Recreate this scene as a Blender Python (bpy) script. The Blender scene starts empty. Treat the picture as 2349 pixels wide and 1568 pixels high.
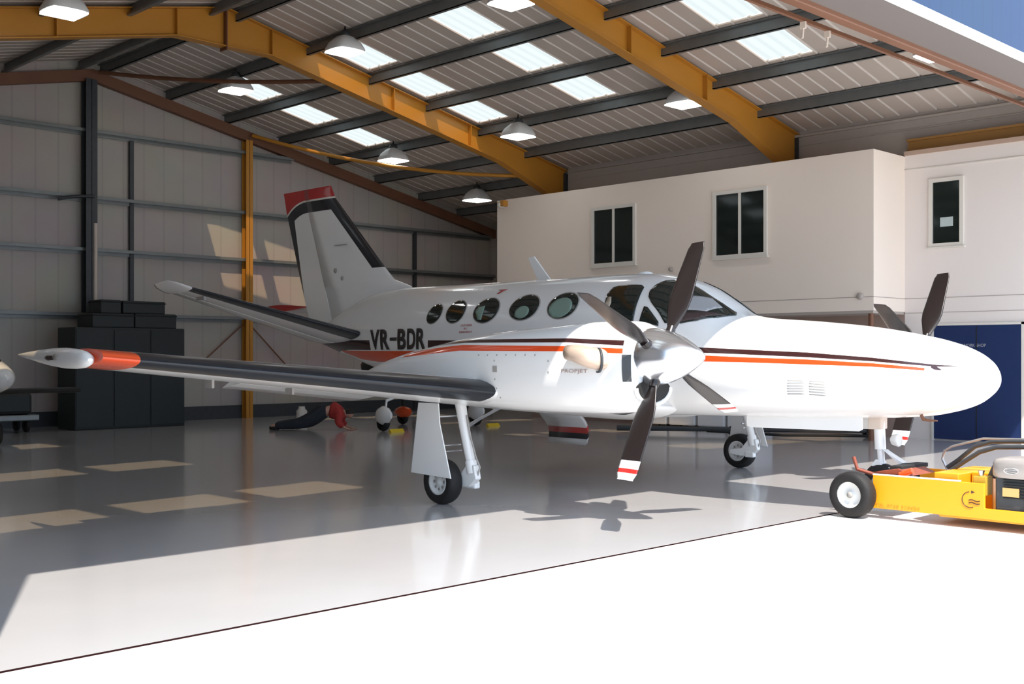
import bpy, bmesh, math, random
from mathutils import Vector, Matrix, geometry
random.seed(7)
C = bpy.context.scene.collection
sc = bpy.context.scene
PI = math.pi

# ---------------------------------------------------------------- camera, sky, sun, exposure
EYE = 1.56
A = math.radians(45.39)
cam_d = bpy.data.cameras.new('camera'); cam = bpy.data.objects.new('camera', cam_d); C.objects.link(cam)
cam_d.sensor_width = 36.0; cam_d.lens = 2620/2349*36; cam_d.shift_y = 29/2349; cam_d.clip_end = 500
cam.location = (0, 0, EYE)
cam.rotation_euler = (PI/2, 0, -(PI/2 - A) - 0.0)
fwd = Vector((math.cos(A), math.sin(A), 0))
cam.rotation_euler = fwd.to_track_quat('-Z', 'Y').to_euler()
sc.camera = cam

w = bpy.data.worlds.new('sky'); sc.world = w; w.use_nodes = True
bg = w.node_tree.nodes['Background']; bg.inputs[0].default_value = (.62, .78, 1, 1); bg.inputs[1].default_value = 1.45
sun_d = bpy.data.lights.new('sun', 'SUN'); sun = bpy.data.objects.new('sun', sun_d); C.objects.link(sun)
sun_d.energy = 5.2; sun_d.angle = math.radians(.6); sun_d.color = (1, .93, .84)
SUNV = Vector((.306, .618, -1))
sun.rotation_euler = SUNV.to_track_quat('-Z', 'Y').to_euler(); sun.location = (0, -10, 20)
sc.view_settings.view_transform = 'Standard'; sc.view_settings.look = 'None'
sc.view_settings.exposure = .76; sc.view_settings.gamma = 1; sc.view_settings.use_curve_mapping = False

# ---------------------------------------------------------------- materials
def mat(name, col, rough=.5, metal=0, spec=.5, coat=0, noise=0, nscale=8, bump=0, emit=None, es=0):
    m = bpy.data.materials.new(name); m.use_nodes = True
    nt = m.node_tree; b = nt.nodes['Principled BSDF']
    b.inputs['Base Color'].default_value = (*col, 1); b.inputs['Roughness'].default_value = rough
    b.inputs['Metallic'].default_value = metal; b.inputs['Specular IOR Level'].default_value = spec
    b.inputs['Coat Weight'].default_value = coat; b.inputs['Coat Roughness'].default_value = .05
    if emit: b.inputs['Emission Color'].default_value = (*emit, 1); b.inputs['Emission Strength'].default_value = es
    if noise or bump:
        tc = nt.nodes.new('ShaderNodeTexCoord'); n = nt.nodes.new('ShaderNodeTexNoise')
        n.inputs['Scale'].default_value = nscale; n.inputs['Detail'].default_value = 5
        nt.links.new(tc.outputs['Object'], n.inputs['Vector'])
        if noise:
            mx = nt.nodes.new('ShaderNodeMix'); mx.data_type = 'RGBA'
            mx.inputs[6].default_value = (*[c*(1-noise) for c in col], 1); mx.inputs[7].default_value = (*[min(1, c*(1+noise)) for c in col], 1)
            nt.links.new(n.outputs['Fac'], mx.inputs[0]); nt.links.new(mx.outputs[2], b.inputs['Base Color'])
        if bump:
            bp = nt.nodes.new('ShaderNodeBump'); bp.inputs['Strength'].default_value = bump; bp.inputs['Distance'].default_value = .02
            nt.links.new(n.outputs['Fac'], bp.inputs['Height']); nt.links.new(bp.outputs[0], b.inputs['Normal'])
    return m

M = dict(
    white=mat('white_paint', (.80, .80, .79), .22, coat=.5, noise=.02, nscale=3),
    black=mat('black_rubber_boot', (.012, .014, .018), .28),
    tyre=mat('tyre_rubber', (.007, .006, .006), .7, bump=.2, nscale=60),
    hubw=mat('white_wheel', (.7, .7, .68), .4),
    steel=mat('galvanised_steel', (.20, .21, .21), .45, .5, noise=.15, nscale=5),
    dsteel=mat('dark_steel', (.05, .055, .06), .5, .3, noise=.2),
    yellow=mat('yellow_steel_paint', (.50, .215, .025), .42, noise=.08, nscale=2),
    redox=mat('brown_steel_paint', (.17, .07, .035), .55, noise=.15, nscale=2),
    sheet=mat('roof_sheet', (.53, .455, .40), .5, noise=.07, nscale=1.5),
    rib=mat('roof_rib', (.64, .58, .53), .4, noise=.05),
    wallw=mat('white_wall_boards', (.86, .755, .665), .6, noise=.02, nscale=1),
    wallr=mat('white_wall_render', (.80, .73, .69), .6, noise=.02, nscale=1),
    wall_shade=mat('shaded_undercroft_wall', (.34, .24, .20), .7, noise=.05),  # shade under the overhang is mixed into this pink-brown colour
    grey=mat('grey_lining', (.42, .37, .335), .6, noise=.05),
    blue=mat('blue_door_paint', (.012, .028, .10), .35, noise=.06),
    flash=mat('white_flashing', (.8, .8, .8), .4),
    glassd=mat('dark_window_glass', (.012, .018, .016), .06, spec=.6),
    frame=mat('white_window_frame', (.72, .68, .62), .4),
    chrome=mat('polished_metal', (.84, .87, .92), .17, .95),
    alu=mat('bare_aluminium', (.55, .55, .56), .3, 1),
    beige=mat('beige_exhaust_metal', (.62, .48, .38), .35, .4),
    dark=mat('dark_void', (.01, .01, .01), .8),
    orange=mat('orange_paint', (.74, .075, .012), .25, coat=.4),
    red=mat('red_paint', (.50, .022, .018), .3, coat=.3),
    maroon=mat('dark_brown_paint', (.028, .010, .010), .25, coat=.4),
    prop=mat('black_blade_paint', (.013, .009, .009), .3),
    tugy=mat('tug_yellow_paint', (.80, .32, .010), .35, noise=.02),
    crate=mat('black_crate', (.012, .016, .016), .6, noise=.2),
    engine=mat('engine_cowl_grey', (.36, .33, .31), .35, .3),
    rust=mat('red_brown_leather', (.22, .05, .025), .6, noise=.2, nscale=20),
    lampg=mat('lamp_lens', (1, 1, 1), .3, emit=(1, .99, .97), es=7),
    lampd=mat('lamp_refractor', (.75, .75, .74), .2),
    skin=mat('skin', (.5, .28, .2), .6), hair=mat('dark_hair', (.02, .015, .012), .7),
    jacket=mat('red_jacket', (.42, .035, .03), .8, noise=.15, nscale=12), trousers=mat('navy_trousers', (.018, .022, .03), .85, noise=.2, nscale=12),
    yel=mat('yellow_chock', (.65, .45, .02), .6), green=mat('pale_green_blind', (.20, .30, .25), .4), txt=mat('grey_lettering', (.35, .37, .42), .6),
    dtxt=mat('dark_lettering', (.03, .022, .02), .5), rtxt=mat('red_lettering', (.45, .10, .09), .6), otxt=mat('faded_lettering', (.68, .27, .012), .6),
    amber=mat('amber_panel', (.5, .32, .12), .4), palew=mat('pale_parts_and_glint', (.62, .52, .44), .5), cloth=mat('grey_dust_sheet', (.75, .75, .77), .8),
)
# translucent roof light sheet
m = bpy.data.materials.new('skylight_sheet'); m.use_nodes = True; nt = m.node_tree; nt.nodes.clear()
o = nt.nodes.new('ShaderNodeOutputMaterial'); t1 = nt.nodes.new('ShaderNodeBsdfTranslucent'); t2 = nt.nodes.new('ShaderNodeBsdfTransparent'); ad = nt.nodes.new('ShaderNodeMixShader')
t1.inputs[0].default_value = (.175, .20, .215, 1); t2.inputs[0].default_value = (1, .80, .52, 1); ad.inputs[0].default_value = .30
nt.links.new(t1.outputs[0], ad.inputs[1]); nt.links.new(t2.outputs[0], ad.inputs[2]); nt.links.new(ad.outputs[0], o.inputs[0]); M['sky'] = m

def striped_cladding(name, col, freq, axis, depth=.25, rough=.45, bump=.6):
    m = bpy.data.materials.new(name); m.use_nodes = True; nt = m.node_tree; b = nt.nodes['Principled BSDF']; b.inputs['Roughness'].default_value = rough
    tc = nt.nodes.new('ShaderNodeTexCoord'); sp = nt.nodes.new('ShaderNodeSeparateXYZ'); nt.links.new(tc.outputs['Object'], sp.inputs[0])
    mu = nt.nodes.new('ShaderNodeMath'); mu.operation = 'MULTIPLY'; mu.inputs[1].default_value = freq; nt.links.new(sp.outputs[axis], mu.inputs[0])
    fr = nt.nodes.new('ShaderNodeMath'); fr.operation = 'FRACT'; nt.links.new(mu.outputs[0], fr.inputs[0])
    cr = nt.nodes.new('ShaderNodeValToRGB'); e = cr.color_ramp.elements; e[0].position = 0; e[0].color = (*[c*(1-depth) for c in col], 1); e[1].position = .07; e[1].color = (*col, 1)
    x = e.new(.93); x.color = (*col, 1); x = e.new(1); x.color = (*[c*(1-depth) for c in col], 1)
    nt.links.new(fr.outputs[0], cr.inputs[0])
    n = nt.nodes.new('ShaderNodeTexNoise'); n.inputs['Scale'].default_value = .8; nt.links.new(tc.outputs['Object'], n.inputs['Vector'])
    mx = nt.nodes.new('ShaderNodeMix'); mx.data_type = 'RGBA'; mx.blend_type = 'MULTIPLY'; mx.inputs[0].default_value = .25
    nt.links.new(cr.outputs[0], mx.inputs[6]); nt.links.new(n.outputs['Color'], mx.inputs[7]); nt.links.new(mx.outputs[2], b.inputs['Base Color'])
    bp = nt.nodes.new('ShaderNodeBump'); bp.inputs['Strength'].default_value = bump; bp.inputs['Distance'].default_value = .02
    nt.links.new(cr.outputs[0], bp.inputs['Height']); nt.links.new(bp.outputs[0], b.inputs['Normal']); return m
M['clad'] = striped_cladding('grey_wall_cladding', (.47, .42, .38), 2.0, 0, .14)
M['bclad'] = striped_cladding('blue_gable_cladding', (.006, .030, .095), 4.0, 0, .25)

def floor_mat(name, col, rough, spec, ns, bump):
    m = bpy.data.materials.new(name); m.use_nodes = True; nt = m.node_tree; b = nt.nodes['Principled BSDF']
    tc = nt.nodes.new('ShaderNodeTexCoord'); n = nt.nodes.new('ShaderNodeTexNoise'); n.inputs['Scale'].default_value = ns; n.inputs['Detail'].default_value = 6
    nt.links.new(tc.outputs['Object'], n.inputs['Vector'])
    cr = nt.nodes.new('ShaderNodeValToRGB'); cr.color_ramp.elements[0].color = (*[c*.92 for c in col], 1); cr.color_ramp.elements[1].color = (*[min(1, c*1.06) for c in col], 1)
    nt.links.new(n.outputs['Fac'], cr.inputs[0]); nt.links.new(cr.outputs[0], b.inputs['Base Color'])
    b.inputs['Roughness'].default_value = rough; b.inputs['Specular IOR Level'].default_value = spec
    n2 = nt.nodes.new('ShaderNodeTexNoise'); n2.inputs['Scale'].default_value = 2.5; nt.links.new(tc.outputs['Object'], n2.inputs['Vector'])
    bp = nt.nodes.new('ShaderNodeBump'); bp.inputs['Strength'].default_value = bump; bp.inputs['Distance'].default_value = .01
    nt.links.new(n2.outputs['Fac'], bp.inputs['Height']); nt.links.new(bp.outputs[0], b.inputs['Normal']); return m
M['floor'] = floor_mat('painted_hangar_floor', (.51, .50, .505), .19, .9, .9, .06)
_b = M['floor'].node_tree.nodes['Principled BSDF']; _b.inputs['Coat Weight'].default_value = .6; _b.inputs['Coat Roughness'].default_value = .11
M['apron'] = floor_mat('pale_concrete_apron', (.74, .72, .69), .8, .3, .7, .1)

# ---------------------------------------------------------------- object helpers
def wl(o):
    v = Vector((0, 0, 0))
    while o: v += o.location; o = o.parent
    return v
def tag(o, label, cat=None, group=None, kind=None):
    if label: o['label'] = label
    if cat: o['category'] = cat
    if group: o['group'] = group
    if kind: o['kind'] = kind
    return o
def thing(name, label, cat, loc=(0, 0, 0), group=None):
    o = bpy.data.objects.new(name, None); C.objects.link(o); o.location = loc; o.empty_display_size = .2
    return tag(o, label, cat, group)
class MB:
    def __init__(s): s.v = []; s.f = []; s.m = []; s.smooth = []
    def add(s, vs, fs, mi=0, sm=False):
        k = len(s.v); s.v += [tuple(v) for v in vs]
        for i, f in enumerate(fs): s.f.append([a+k for a in f]); s.m.append(mi[i] if isinstance(mi, list) else mi); s.smooth.append(sm)
        return s
    def box(s, x0, y0, z0, x1, y1, z1, mi=0):
        vs = [(x, y, z) for z in (z0, z1) for y in (y0, y1) for x in (x0, x1)]
        return s.add(vs, [(0, 2, 3, 1), (4, 5, 7, 6), (0, 1, 5, 4), (2, 6, 7, 3), (0, 4, 6, 2), (1, 3, 7, 5)], mi)
    def prism(s, pts, vec, mi=0):   # pts 3D polygon, extruded by vec
        n = len(pts); vec = Vector(vec); a = [Vector(p) for p in pts]; b = [p+vec for p in a]
        return s.add(a+b, [list(range(n))[::-1], list(range(n, 2*n))]+[(i, (i+1) % n, n+(i+1) % n, n+i) for i in range(n)], mi)
    def tube(s, path, r, n=10, mi=0, cap=True, sm=True):
        path = [Vector(p) for p in path]; rs = r if isinstance(r, (list, tuple)) else [r]*len(path)
        rings = []; up = None
        for i, p in enumerate(path):
            d = (path[min(i+1, len(path)-1)]-path[max(i-1, 0)]).normalized()
            if up is None: up = d.orthogonal().normalized()
            up = (up-d*up.dot(d)).normalized(); sd = d.cross(up)
            rings.append([p+(up*math.cos(a)+sd*math.sin(a))*rs[i] for a in [2*PI*j/n for j in range(n)]])
        vs = [v for rg in rings for v in rg]; fs = []
        for i in range(len(path)-1):
            for j in range(n): fs.append((i*n+j, i*n+(j+1) % n, (i+1)*n+(j+1) % n, (i+1)*n+j))
        s.add(vs, fs, mi, sm)
        if cap: s.add(rings[0], [list(range(n))[::-1]], mi); s.add(rings[-1], [list(range(n))], mi)
        return s
    def lathe(s, c, axis, prof, n=32, mi=0, sm=True):   # prof: (along, radius)
        c = Vector(c); d = Vector(axis).normalized(); u = d.orthogonal().normalized(); v = d.cross(u)
        vs = []; fs = []
        for a, r in prof:
            for j in range(n): t = 2*PI*j/n; vs.append(c+d*a+(u*math.cos(t)+v*math.sin(t))*max(r, 1e-4))
        for i in range(len(prof)-1):
            for j in range(n): fs.append((i*n+j, i*n+(j+1) % n, (i+1)*n+(j+1) % n, (i+1)*n+j))
        ms = mi
        if isinstance(mi, list): ms = [mi[k//n] for k in range(len(fs))]
        return s.add(vs, fs, ms, sm)
    def loft(s, rings, mi=0, cap=True, sm=True):
        n = len(rings[0]); vs = [v for r in rings for v in r]; fs = []; ms = []
        for i in range(len(rings)-1):
            for j in range(n):
                fs.append((i*n+j, i*n+(j+1) % n, (i+1)*n+(j+1) % n, (i+1)*n+j))
                ms.append(mi(i, j) if callable(mi) else mi)
        s.add(vs, fs, ms, sm)
        if cap:
            s.add(rings[0], [list(range(n))[::-1]], mi(0, 0) if callable(mi) else mi); s.add(rings[-1], [list(range(n))], mi(len(rings)-2, 0) if callable(mi) else mi)
        return s
    def build(s, name, mats, parent=None, bevel=0, label=None, weld=False):
        me = bpy.data.meshes.new(name); off = wl(parent) if parent else Vector((0, 0, 0))
        me.from_pydata([tuple(Vector(v)-off) for v in s.v], [], s.f)
        for mm in (mats if isinstance(mats, (list, tuple)) else [mats]): me.materials.append(mm)
        for p, mi, sm in zip(me.polygons, s.m, s.smooth): p.material_index = mi; p.use_smooth = sm
        bm = bmesh.new(); bm.from_mesh(me)
        if weld: bmesh.ops.remove_doubles(bm, verts=bm.verts, dist=1e-4)
        bmesh.ops.recalc_face_normals(bm, faces=bm.faces); bm.to_mesh(me); bm.free()
        o = bpy.data.objects.new(name, me); C.objects.link(o); o.parent = parent
        if bevel:
            md = o.modifiers.new('bevel', 'BEVEL'); md.width = bevel; md.segments = 2; md.limit_method = 'ANGLE'
        if label: o['label'] = label
        return o
def struct(o): o['kind'] = 'structure'; return o
def dup(root, loc, label=None, group=None):
    r = root.copy(); C.objects.link(r); r.location = loc
    if label: r['label'] = label
    if group: r['group'] = group
    for ch in list(root.children):
        c = ch.copy(); C.objects.link(c); c.parent = r
        for g in list(ch.children):
            d = g.copy(); C.objects.link(d); d.parent = c
    return r
def text_mesh(s, size=1.0, bold=0):
    cu = bpy.data.curves.new('txt', 'FONT'); cu.body = s; cu.size = size; cu.align_x = 'LEFT'; cu.resolution_u = 4; cu.offset = bold
    ob = bpy.data.objects.new('txt', cu); C.objects.link(ob)
    dg = bpy.context.evaluated_depsgraph_get(); me = bpy.data.meshes.new_from_object(ob.evaluated_get(dg))
    bpy.data.objects.remove(ob); return me
def lettering(name, s, fn, wdt, hgt, m, parent, cuts=0, label=None, bold=0.0):
    me = text_mesh(s, 1.0, bold); bm = bmesh.new(); bm.from_mesh(me); bpy.data.meshes.remove(me)
    xs = [v.co.x for v in bm.verts]; ys = [v.co.y for v in bm.verts]; x0, x1, y0, y1 = min(xs), max(xs), min(ys), max(ys)
    for v in bm.verts: v.co.x = (v.co.x-x0)/(x1-x0)*wdt; v.co.y = (v.co.y-y0)/(y1-y0)*hgt
    for k in range(1, cuts+1):
        bmesh.ops.bisect_plane(bm, geom=bm.verts[:]+bm.edges[:]+bm.faces[:], plane_co=(0, hgt*k/(cuts+1), 0), plane_no=(0, 1, 0))
    off = wl(parent) if parent else Vector((0, 0, 0))
    for v in bm.verts: v.co = Vector(fn(v.co.x, v.co.y))-off
    me = bpy.data.meshes.new(name); bm.to_mesh(me); bm.free(); me.materials.append(m)
    o = bpy.data.objects.new(name, me); C.objects.link(o); o.parent = parent
    sd = o.modifiers.new('thick', 'SOLIDIFY'); sd.thickness = .002; sd.offset = 0
    if label: o['label'] = label
    return o

# ================================================================ HANGAR SHELL
XR, ZR, SL = 11.2, 8.12, .212
def zr(x): return ZR-SL*abs(x-XR)
YF, YB, XL, XE = 5.2, 24.8, -1.2, 23.6
YT = 5.78
b = MB(); b.add([(XL, YT, 0), (XE, YT, 0), (XE, YB+.2, 0), (XL, YB+.2, 0)], [(0, 1, 2, 3)]); struct(b.build('floor', M['floor']))
b = MB(); b.add([(-70, -70, 0), (90, -70, 0), (90, YT-.04, 0), (-70, YT-.04, 0)], [(0, 1, 2, 3)]); struct(b.build('floor_apron', M['apron']))
b = MB(); b.add([(XL, YT-.04, -.02), (XE, YT-.04, -.02), (XE, YT, -.02), (XL, YT, -.02), (XL, YT-.04, 0), (XE, YT-.04, 0), (XE, YT, 0), (XL, YT, 0)], [(0, 1, 2, 3), (0, 1, 5, 4), (3, 2, 6, 7)])
struct(b.build('trim_1', M['maroon']))
b = MB(); b.box(XL, YT-.085, 0, XE, YT-.065, .004); struct(b.build('trim_2', mat('threshold_shadow', (.42, .38, .36), .8)))  # grey strip paints the faint shadow line in front of the door groove

PUR = [13.05, 14.6, 16.15, 17.7, 19.2, 20.75, 22.2]
SKY = [6.9, 10.85, 15.28, 18.38, 22.5]      # centres of the rooflight strips
HW_ = .49
PAN = [(13.2, 14.45), (14.8, 16.0), (16.35, 17.55)]
PANL = [(16.35, 17.55), (17.9, 19.05), (19.4, 20.6)]      # left slope, written as mirrored x
# roof sheets with real ribs, rooflight openings left out
b = MB()
def strip(y0, y1, x0, x1, sides=(0, 1)):
    mir = lambda x: 2*XR-x
    y = y0
    n = max(1, round((y1-y0)/.36)); d = (y1-y0)/n
    for k in range(n):
        ya = y0+k*d
        prof = [(ya, 0, 0), (ya+d*.84, 0, 0), (ya+d*.88, .022, 1), (ya+d*.96, .022, 1), (ya+d, 0, 1)]
        for side in sides:
            xa, xb = (x0, x1) if side == 0 else (mir(x0), mir(x1))
            vs = [(xx, yy, zr(xx)+h) for yy, h, _ in prof for xx in (xa, xb)]
            b.add(vs, [(2*i, 2*i+1, 2*i+3, 2*i+2) for i in range(4)], [0, 1, 1, 1])
ys = 5.2
for sy in SKY:
    strip(ys, sy-HW_, XR, XE+.3); 
    for sd_, pan in ((0, PAN), (1, PANL)):
        xs_ = XR
        for pa, pb in pan: strip(sy-HW_, sy+HW_, xs_, pa, (sd_,)); xs_ = pb
        strip(sy-HW_, sy+HW_, xs_, XE+.3, (sd_,))
    ys = sy+HW_
strip(ys, YB+.3, XR, XE+.3)
ceil_ = struct(b.build('ceiling', [M['sheet'], M['rib']]))
sd = ceil_.modifiers.new('thick', 'SOLIDIFY'); sd.thickness = .03; sd.offset = 1
# rooflights, each opening its own window
k = 0
for sy in SKY:
    for side in (0, 1):
        for pa, pb in (PAN, PANL)[side]:
            k += 1
            xa, xb = (pa, pb) if side == 0 else (2*XR-pb, 2*XR-pa)
            s = MB(); n = 4
            vs = []; fs = []
            for i in range(n*4+1):
                y = sy-HW_+2*HW_*i/(n*4); h = .04 if i % 4 in (1, 2) else .02
                vs += [(xa-.02, y, zr(xa)+h+.02), (xb+.02, y, zr(xb)+h+.02)]
            for i in range(n*4): fs.append((2*i, 2*i+1, 2*i+3, 2*i+2))
            s.add(vs, fs); struct(s.build('window_%d' % k, M['sky']))
WN = k
# walls
def gable(y, ya, z0, m, name, xa=XL, xb=XE):
    s = MB(); s.prism([(xa, y, z0), (xb, y, z0), (xb, y, zr(xb)), (XR, y, ZR), (xa, y, zr(xa))], (0, ya, 0)); return struct(s.build(name, m))
gable(YB, .12, 0, M['clad'], 'wall_back')
gable(YF, .12, 4.95, M['bclad'], 'wall_front')
s = MB(); s.box(XL-.1, YF, 0, XL, YB, zr(XL)); struct(s.build('wall_left', M['clad']))
s = MB(); s.box(XE, 18.9, 0, XE+.1, YB, zr(XE)); struct(s.build('wall_right', M['clad']))
s = MB(); s.box(XL, YF+.02, 0, 1.79, YF+.12, 4.95); s.box(XL, YF+.3, 0, 1.6, YF+.38, 4.95); struct(s.build('door_1', M['bclad']))
s = MB(); s.box(20.45, YF+.02, 0, XE, YF+.12, 4.95); struct(s.build('wall_front_right', M['bclad']))
# header over the opening
s = MB(); s.box(XL, YF, 4.91, XE, 5.72, 4.95); struct(s.build('trim_3', mat('header_soffit_grey', (.15, .128, .12), .6)))
s = MB(); s.box(XL, YF-.05, 4.90, XE, YF, 4.985); struct(s.build('trim_4', M['flash']))
s = MB(); s.box(XL, 5.72, 4.86, XE, 5.84, 5.10); s.box(XL, 5.86, 4.94, XE, 5.90, 4.99)
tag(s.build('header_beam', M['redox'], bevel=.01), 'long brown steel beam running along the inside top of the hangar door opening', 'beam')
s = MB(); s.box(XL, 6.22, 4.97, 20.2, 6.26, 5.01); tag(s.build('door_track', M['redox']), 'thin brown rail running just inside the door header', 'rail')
hg = thing('track_hanger', 'left one of two small pale hangers dangling from the door rail', 'hanger', (10.35, 6.24, 4.97), 'hangers on the door rail')
MB().box(10.335, 6.21, 4.90, 10.365, 6.27, 4.97).tube([(10.35, 6.24, 4.90), (10.335, 6.24, 4.80)], .012, 8).build('bracket', M['palew'], hg)
dup(hg, (10.83, 6.24, 4.97), 'right one of two small pale hangers dangling from the door rail')

# right hand wall by the opening, office block, bulkhead
X1, X2, XB = 19.1, 20.3, 20.62
YO = 10.08
ZO, ZU = 5.27, 2.36
s = MB(); s.box(X2, 5.75, 0, X2+.3, YO, 5.3); struct(s.build('wall_side', M['wallr']))
s = MB(); s.box(X1, YO, ZU, XE, 19.87, ZO); struct(s.build('wall_office', M['wallw']))
s = MB(); s.box(X2, YO, 0, X2+.2, 19.87, ZU); s.box(X2+.2, 19.72, 0, XE, 19.87, ZU); struct(s.build('wall_undercroft', M['wall_shade']))
s = MB(); s.prism([(XB, 5.75, 5.3), (XB, 5.75, zr(XB)), (XB+.1, 5.75, zr(XB+.1)), (XB+.1, 5.75, 5.3)], (0, 13.2, 0)); struct(s.build('wall_bulkhead', M['grey']))
s = MB(); s.box(XB-.06, 5.75, 6.0, XB, 18.9, 6.045); struct(s.build('trim_5', M['grey']))
s = MB(); s.box(XB-.03, 5.75, 5.82, XB, 18.9, 5.84); struct(s.build('trim_6', M['grey']))
s = MB(); s.box(X2-.04, 5.75, 5.28, X2+.3, YO, 5.36); struct(s.build('trim_7', mat('pink_flashing', (.5, .36, .28), .5)))
s = MB(); s.box(X2+.06, 5.75, 5.36, X2+.22, YO, 5.40); s.box(X2+.12, 5.75, 5.40, X2+.16, YO, 5.56); s.box(X2+.06, 5.75, 5.56, X2+.22, YO, 5.60)
tag(s.build('eaves_beam', mat('dull_yellow_paint', (.30, .15, .04), .5)), 'yellow steel beam lying along the top of the side wall above the narrow window', 'beam')
# cladding joint lines
s = MB(); s.box(X2-.006, 5.8, 2.60, X2, YO, 2.612); struct(s.build('trim_8', M['grey']))
s = MB(); s.box(X1-.006, YO, 2.60, X1, 19.8, 2.612); s.box(X1, YO-.006, 2.60, X2, YO, 2.612); struct(s.build('trim_9', M['grey']))
s = MB(); s.box(X2-.006, 5.8, 2.33, X2, YO, 2.34); struct(s.build('trim_10', M['grey']))
s = MB(); s.box(X2-.02, 5.8, 5.0, X2, YO, 5.02); struct(s.build('trim_11', M['frame']))

def wall_window(n, x, y0, y1, z0, z1, split, note=False):
    f = MB(); fw = .07
    f.box(x-.05, y0-fw, z0-fw, x+.01, y1+fw, z0); f.box(x-.05, y0-fw, z1, x+.01, y1+fw, z1+fw)
    f.box(x-.05, y0-fw, z0, x+.01, y0, z1); f.box(x-.05, y1, z0, x+.01, y1+fw, z1)
    if split: f.box(x-.04, (y0+y1)/2-.025, z0, x+.01, (y0+y1)/2+.025, z1)
    o = struct(f.build('window_%d' % n, M['frame']))
    MB().box(x-.012, y0, z0, x+.004, y1, z1).build('window_pane', M['glassd'], o)
    MB().box(x-.08, y0-fw-.03, z0-fw-.03, x+.0, y1+fw+.03, z0-fw).build('window_sill', M['frame'], o)
    if note:
        p = MB(); ym = y0+.27; p.box(x-.018, y0+.13, z0+.30, x-.013, y0+.37, z0+.47); tag(p.build('paper_notice', mat('pale_paper', (.45, .52, .52), .7)), 'small pale notice stuck inside the narrow window above the blue door', 'notice')
wall_window(WN+1, X1, 15.63, 16.75, 3.57, 4.74, True)
wall_window(WN+2, X1, 12.36, 13.49, 3.55, 4.76, True)
wall_window(WN+3, X2, 9.02, 9.53, 3.60, 4.72, False, True)
# blue workshop door
d = struct(MB().box(X2-.04, 7.92, .02, X2+.02, 9.50, 2.09).build('door_2', M['blue'], bevel=.005))
MB().box(X2-.05, 8.70, .04, X2-.035, 8.712, 2.07).build('door_seam', M['dark'], d)
MB().box(X2-.05, 7.86, 0, X2, 7.92, 2.13).box(X2-.05, 9.50, 0, X2, 9.54, 2.13).box(X2-.05, 7.86, 2.09, X2, 9.54, 2.13).build('door_frame', M['frame'], d)
lettering('lettering', 'WORK SHOP', lambda a, c: (X2-.043, 8.96-a, 1.70+c), .42, .055, M['txt'], d)
# small fittings on the office wall
for (x, y, z, r, lab) in ((X1-.03, 14.62, 3.34, .05, 'small round box on the office wall between the two double windows'), (X1-.03, 10.33, 2.62, .06, 'small round box on the office wall near its outer corner')):
    s = MB(); s.lathe((x+.03, y, z), (-1, 0, 0), [(0, r), (.05, r), (.07, r*.7), (.07, 0)], 16); tag(s.build('wall_fitting', M['grey']), lab, 'fitting')
s = thing('security_camera', 'small yellow box with pale lens at the far top corner of the office wall', 'camera', (19.0, 19.62, 5.14))
MB().box(18.95, 19.50, 5.10, 19.1, 19.62, 5.24).build('housing', M['yellow'], s, .01); MB().lathe((18.98, 19.66, 5.14), (-1, 0, 0), [(-.12, .07), (.02, .07), (.05, .03), (.05, 0)], 16).build('lens', M['frame'], s)
s = MB(); s.tube([(X1+.1, YO+.1, 0), (X1+.1, YO+.1, ZU)], .05, 12); tag(s.build('support_post', M['redox']), 'thin brown post under the outer corner of the office overhang', 'post')
s = MB(); s.box(X1+.02, YO+.02, ZU-.05, X2, 19.8, ZU); struct(s.build('trim_12', M['grey']))
s = struct(MB().box(X2-.03, YO+.5, .02, X2, YO+1.3, 2.05).build('door_3', mat('pale_door', (.45, .40, .36), .5)))
s = MB(); s.box(XL, YB-.05, 0, XE, YB, .32); struct(s.build('baseboard_back', M['dsteel']))

# ================================================================ STEEL FRAME
def rafter(y, label, apex=True):
    t = thing('portal_rafter', label, 'beam', (XR, y, 0))
    dz = .06
    for side in (1, -1):
        xe = 20.6 if side == 1 else XL
        def X(d): return XR+side*d
        L = abs(xe-XR); H_ = .50; w2, w1 = .11, .008
        # depth profile: haunch at both ends
        pts = [(0, .72), (1.0, .50), (L-2.2, .50), (L, .86)]
        top = [(X(d), zr(X(d))-dz) for d, _ in pts]; bot = [(X(d), zr(X(d))-dz-h) for d, h in pts]
        s = MB()
        for i in range(3):
            (xa, za), (xb, zb) = top[i], top[i+1]; (xc, zc), (xd, zd) = bot[i], bot[i+1]
            s.prism([(xa, y-w1, za), (xb, y-w1, zb), (xd, y-w1, zd), (xc, y-w1, zc)], (0, 2*w1, 0))
            s.prism([(xa, y-w2, za), (xb, y-w2, zb), (xb, y-w2, zb-.02), (xa, y-w2, za-.02)], (0, 2*w2, 0))
            s.prism([(xc, y-w2, zc), (xd, y-w2, zd), (xd, y-w2, zd-.02), (xc, y-w2, zc-.02)], (0, 2*w2, 0))
        s.build('rafter_arm', M['yellow'], t)
        for d in ((1.0, 4.0, 6.2) if side == 1 else (1.0, 3.2, 6.2)): MB().box(X(d)-.008, y-w2, zr(X(d))-dz-.50, X(d)+.008, y+w2, zr(X(d))-dz).build('stiffener', M['yellow'], t)
    MB().box(XR-.012, y-.12, ZR-dz-.80, XR+.012, y+.12, ZR-dz).build('apex_plate', M['redox'], t)
    for xx, nm in ((20.75, 1), (XL+.15, 1)):
        c = MB()
        c.box(xx-.2, y-.1, 0, xx-.185, y+.1, zr(xx)-.1); c.box(xx+.05, y-.1, 0, xx+.065, y+.1, zr(xx)-.1); c.box(xx-.2, y-.006, 0, xx+.05, y+.006, zr(xx)-.1)
        c.build('column', M['dsteel'], t)
rafter(12.6, 'yellow steel roof beam nearest the door opening, sloping down to the office roof')
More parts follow.
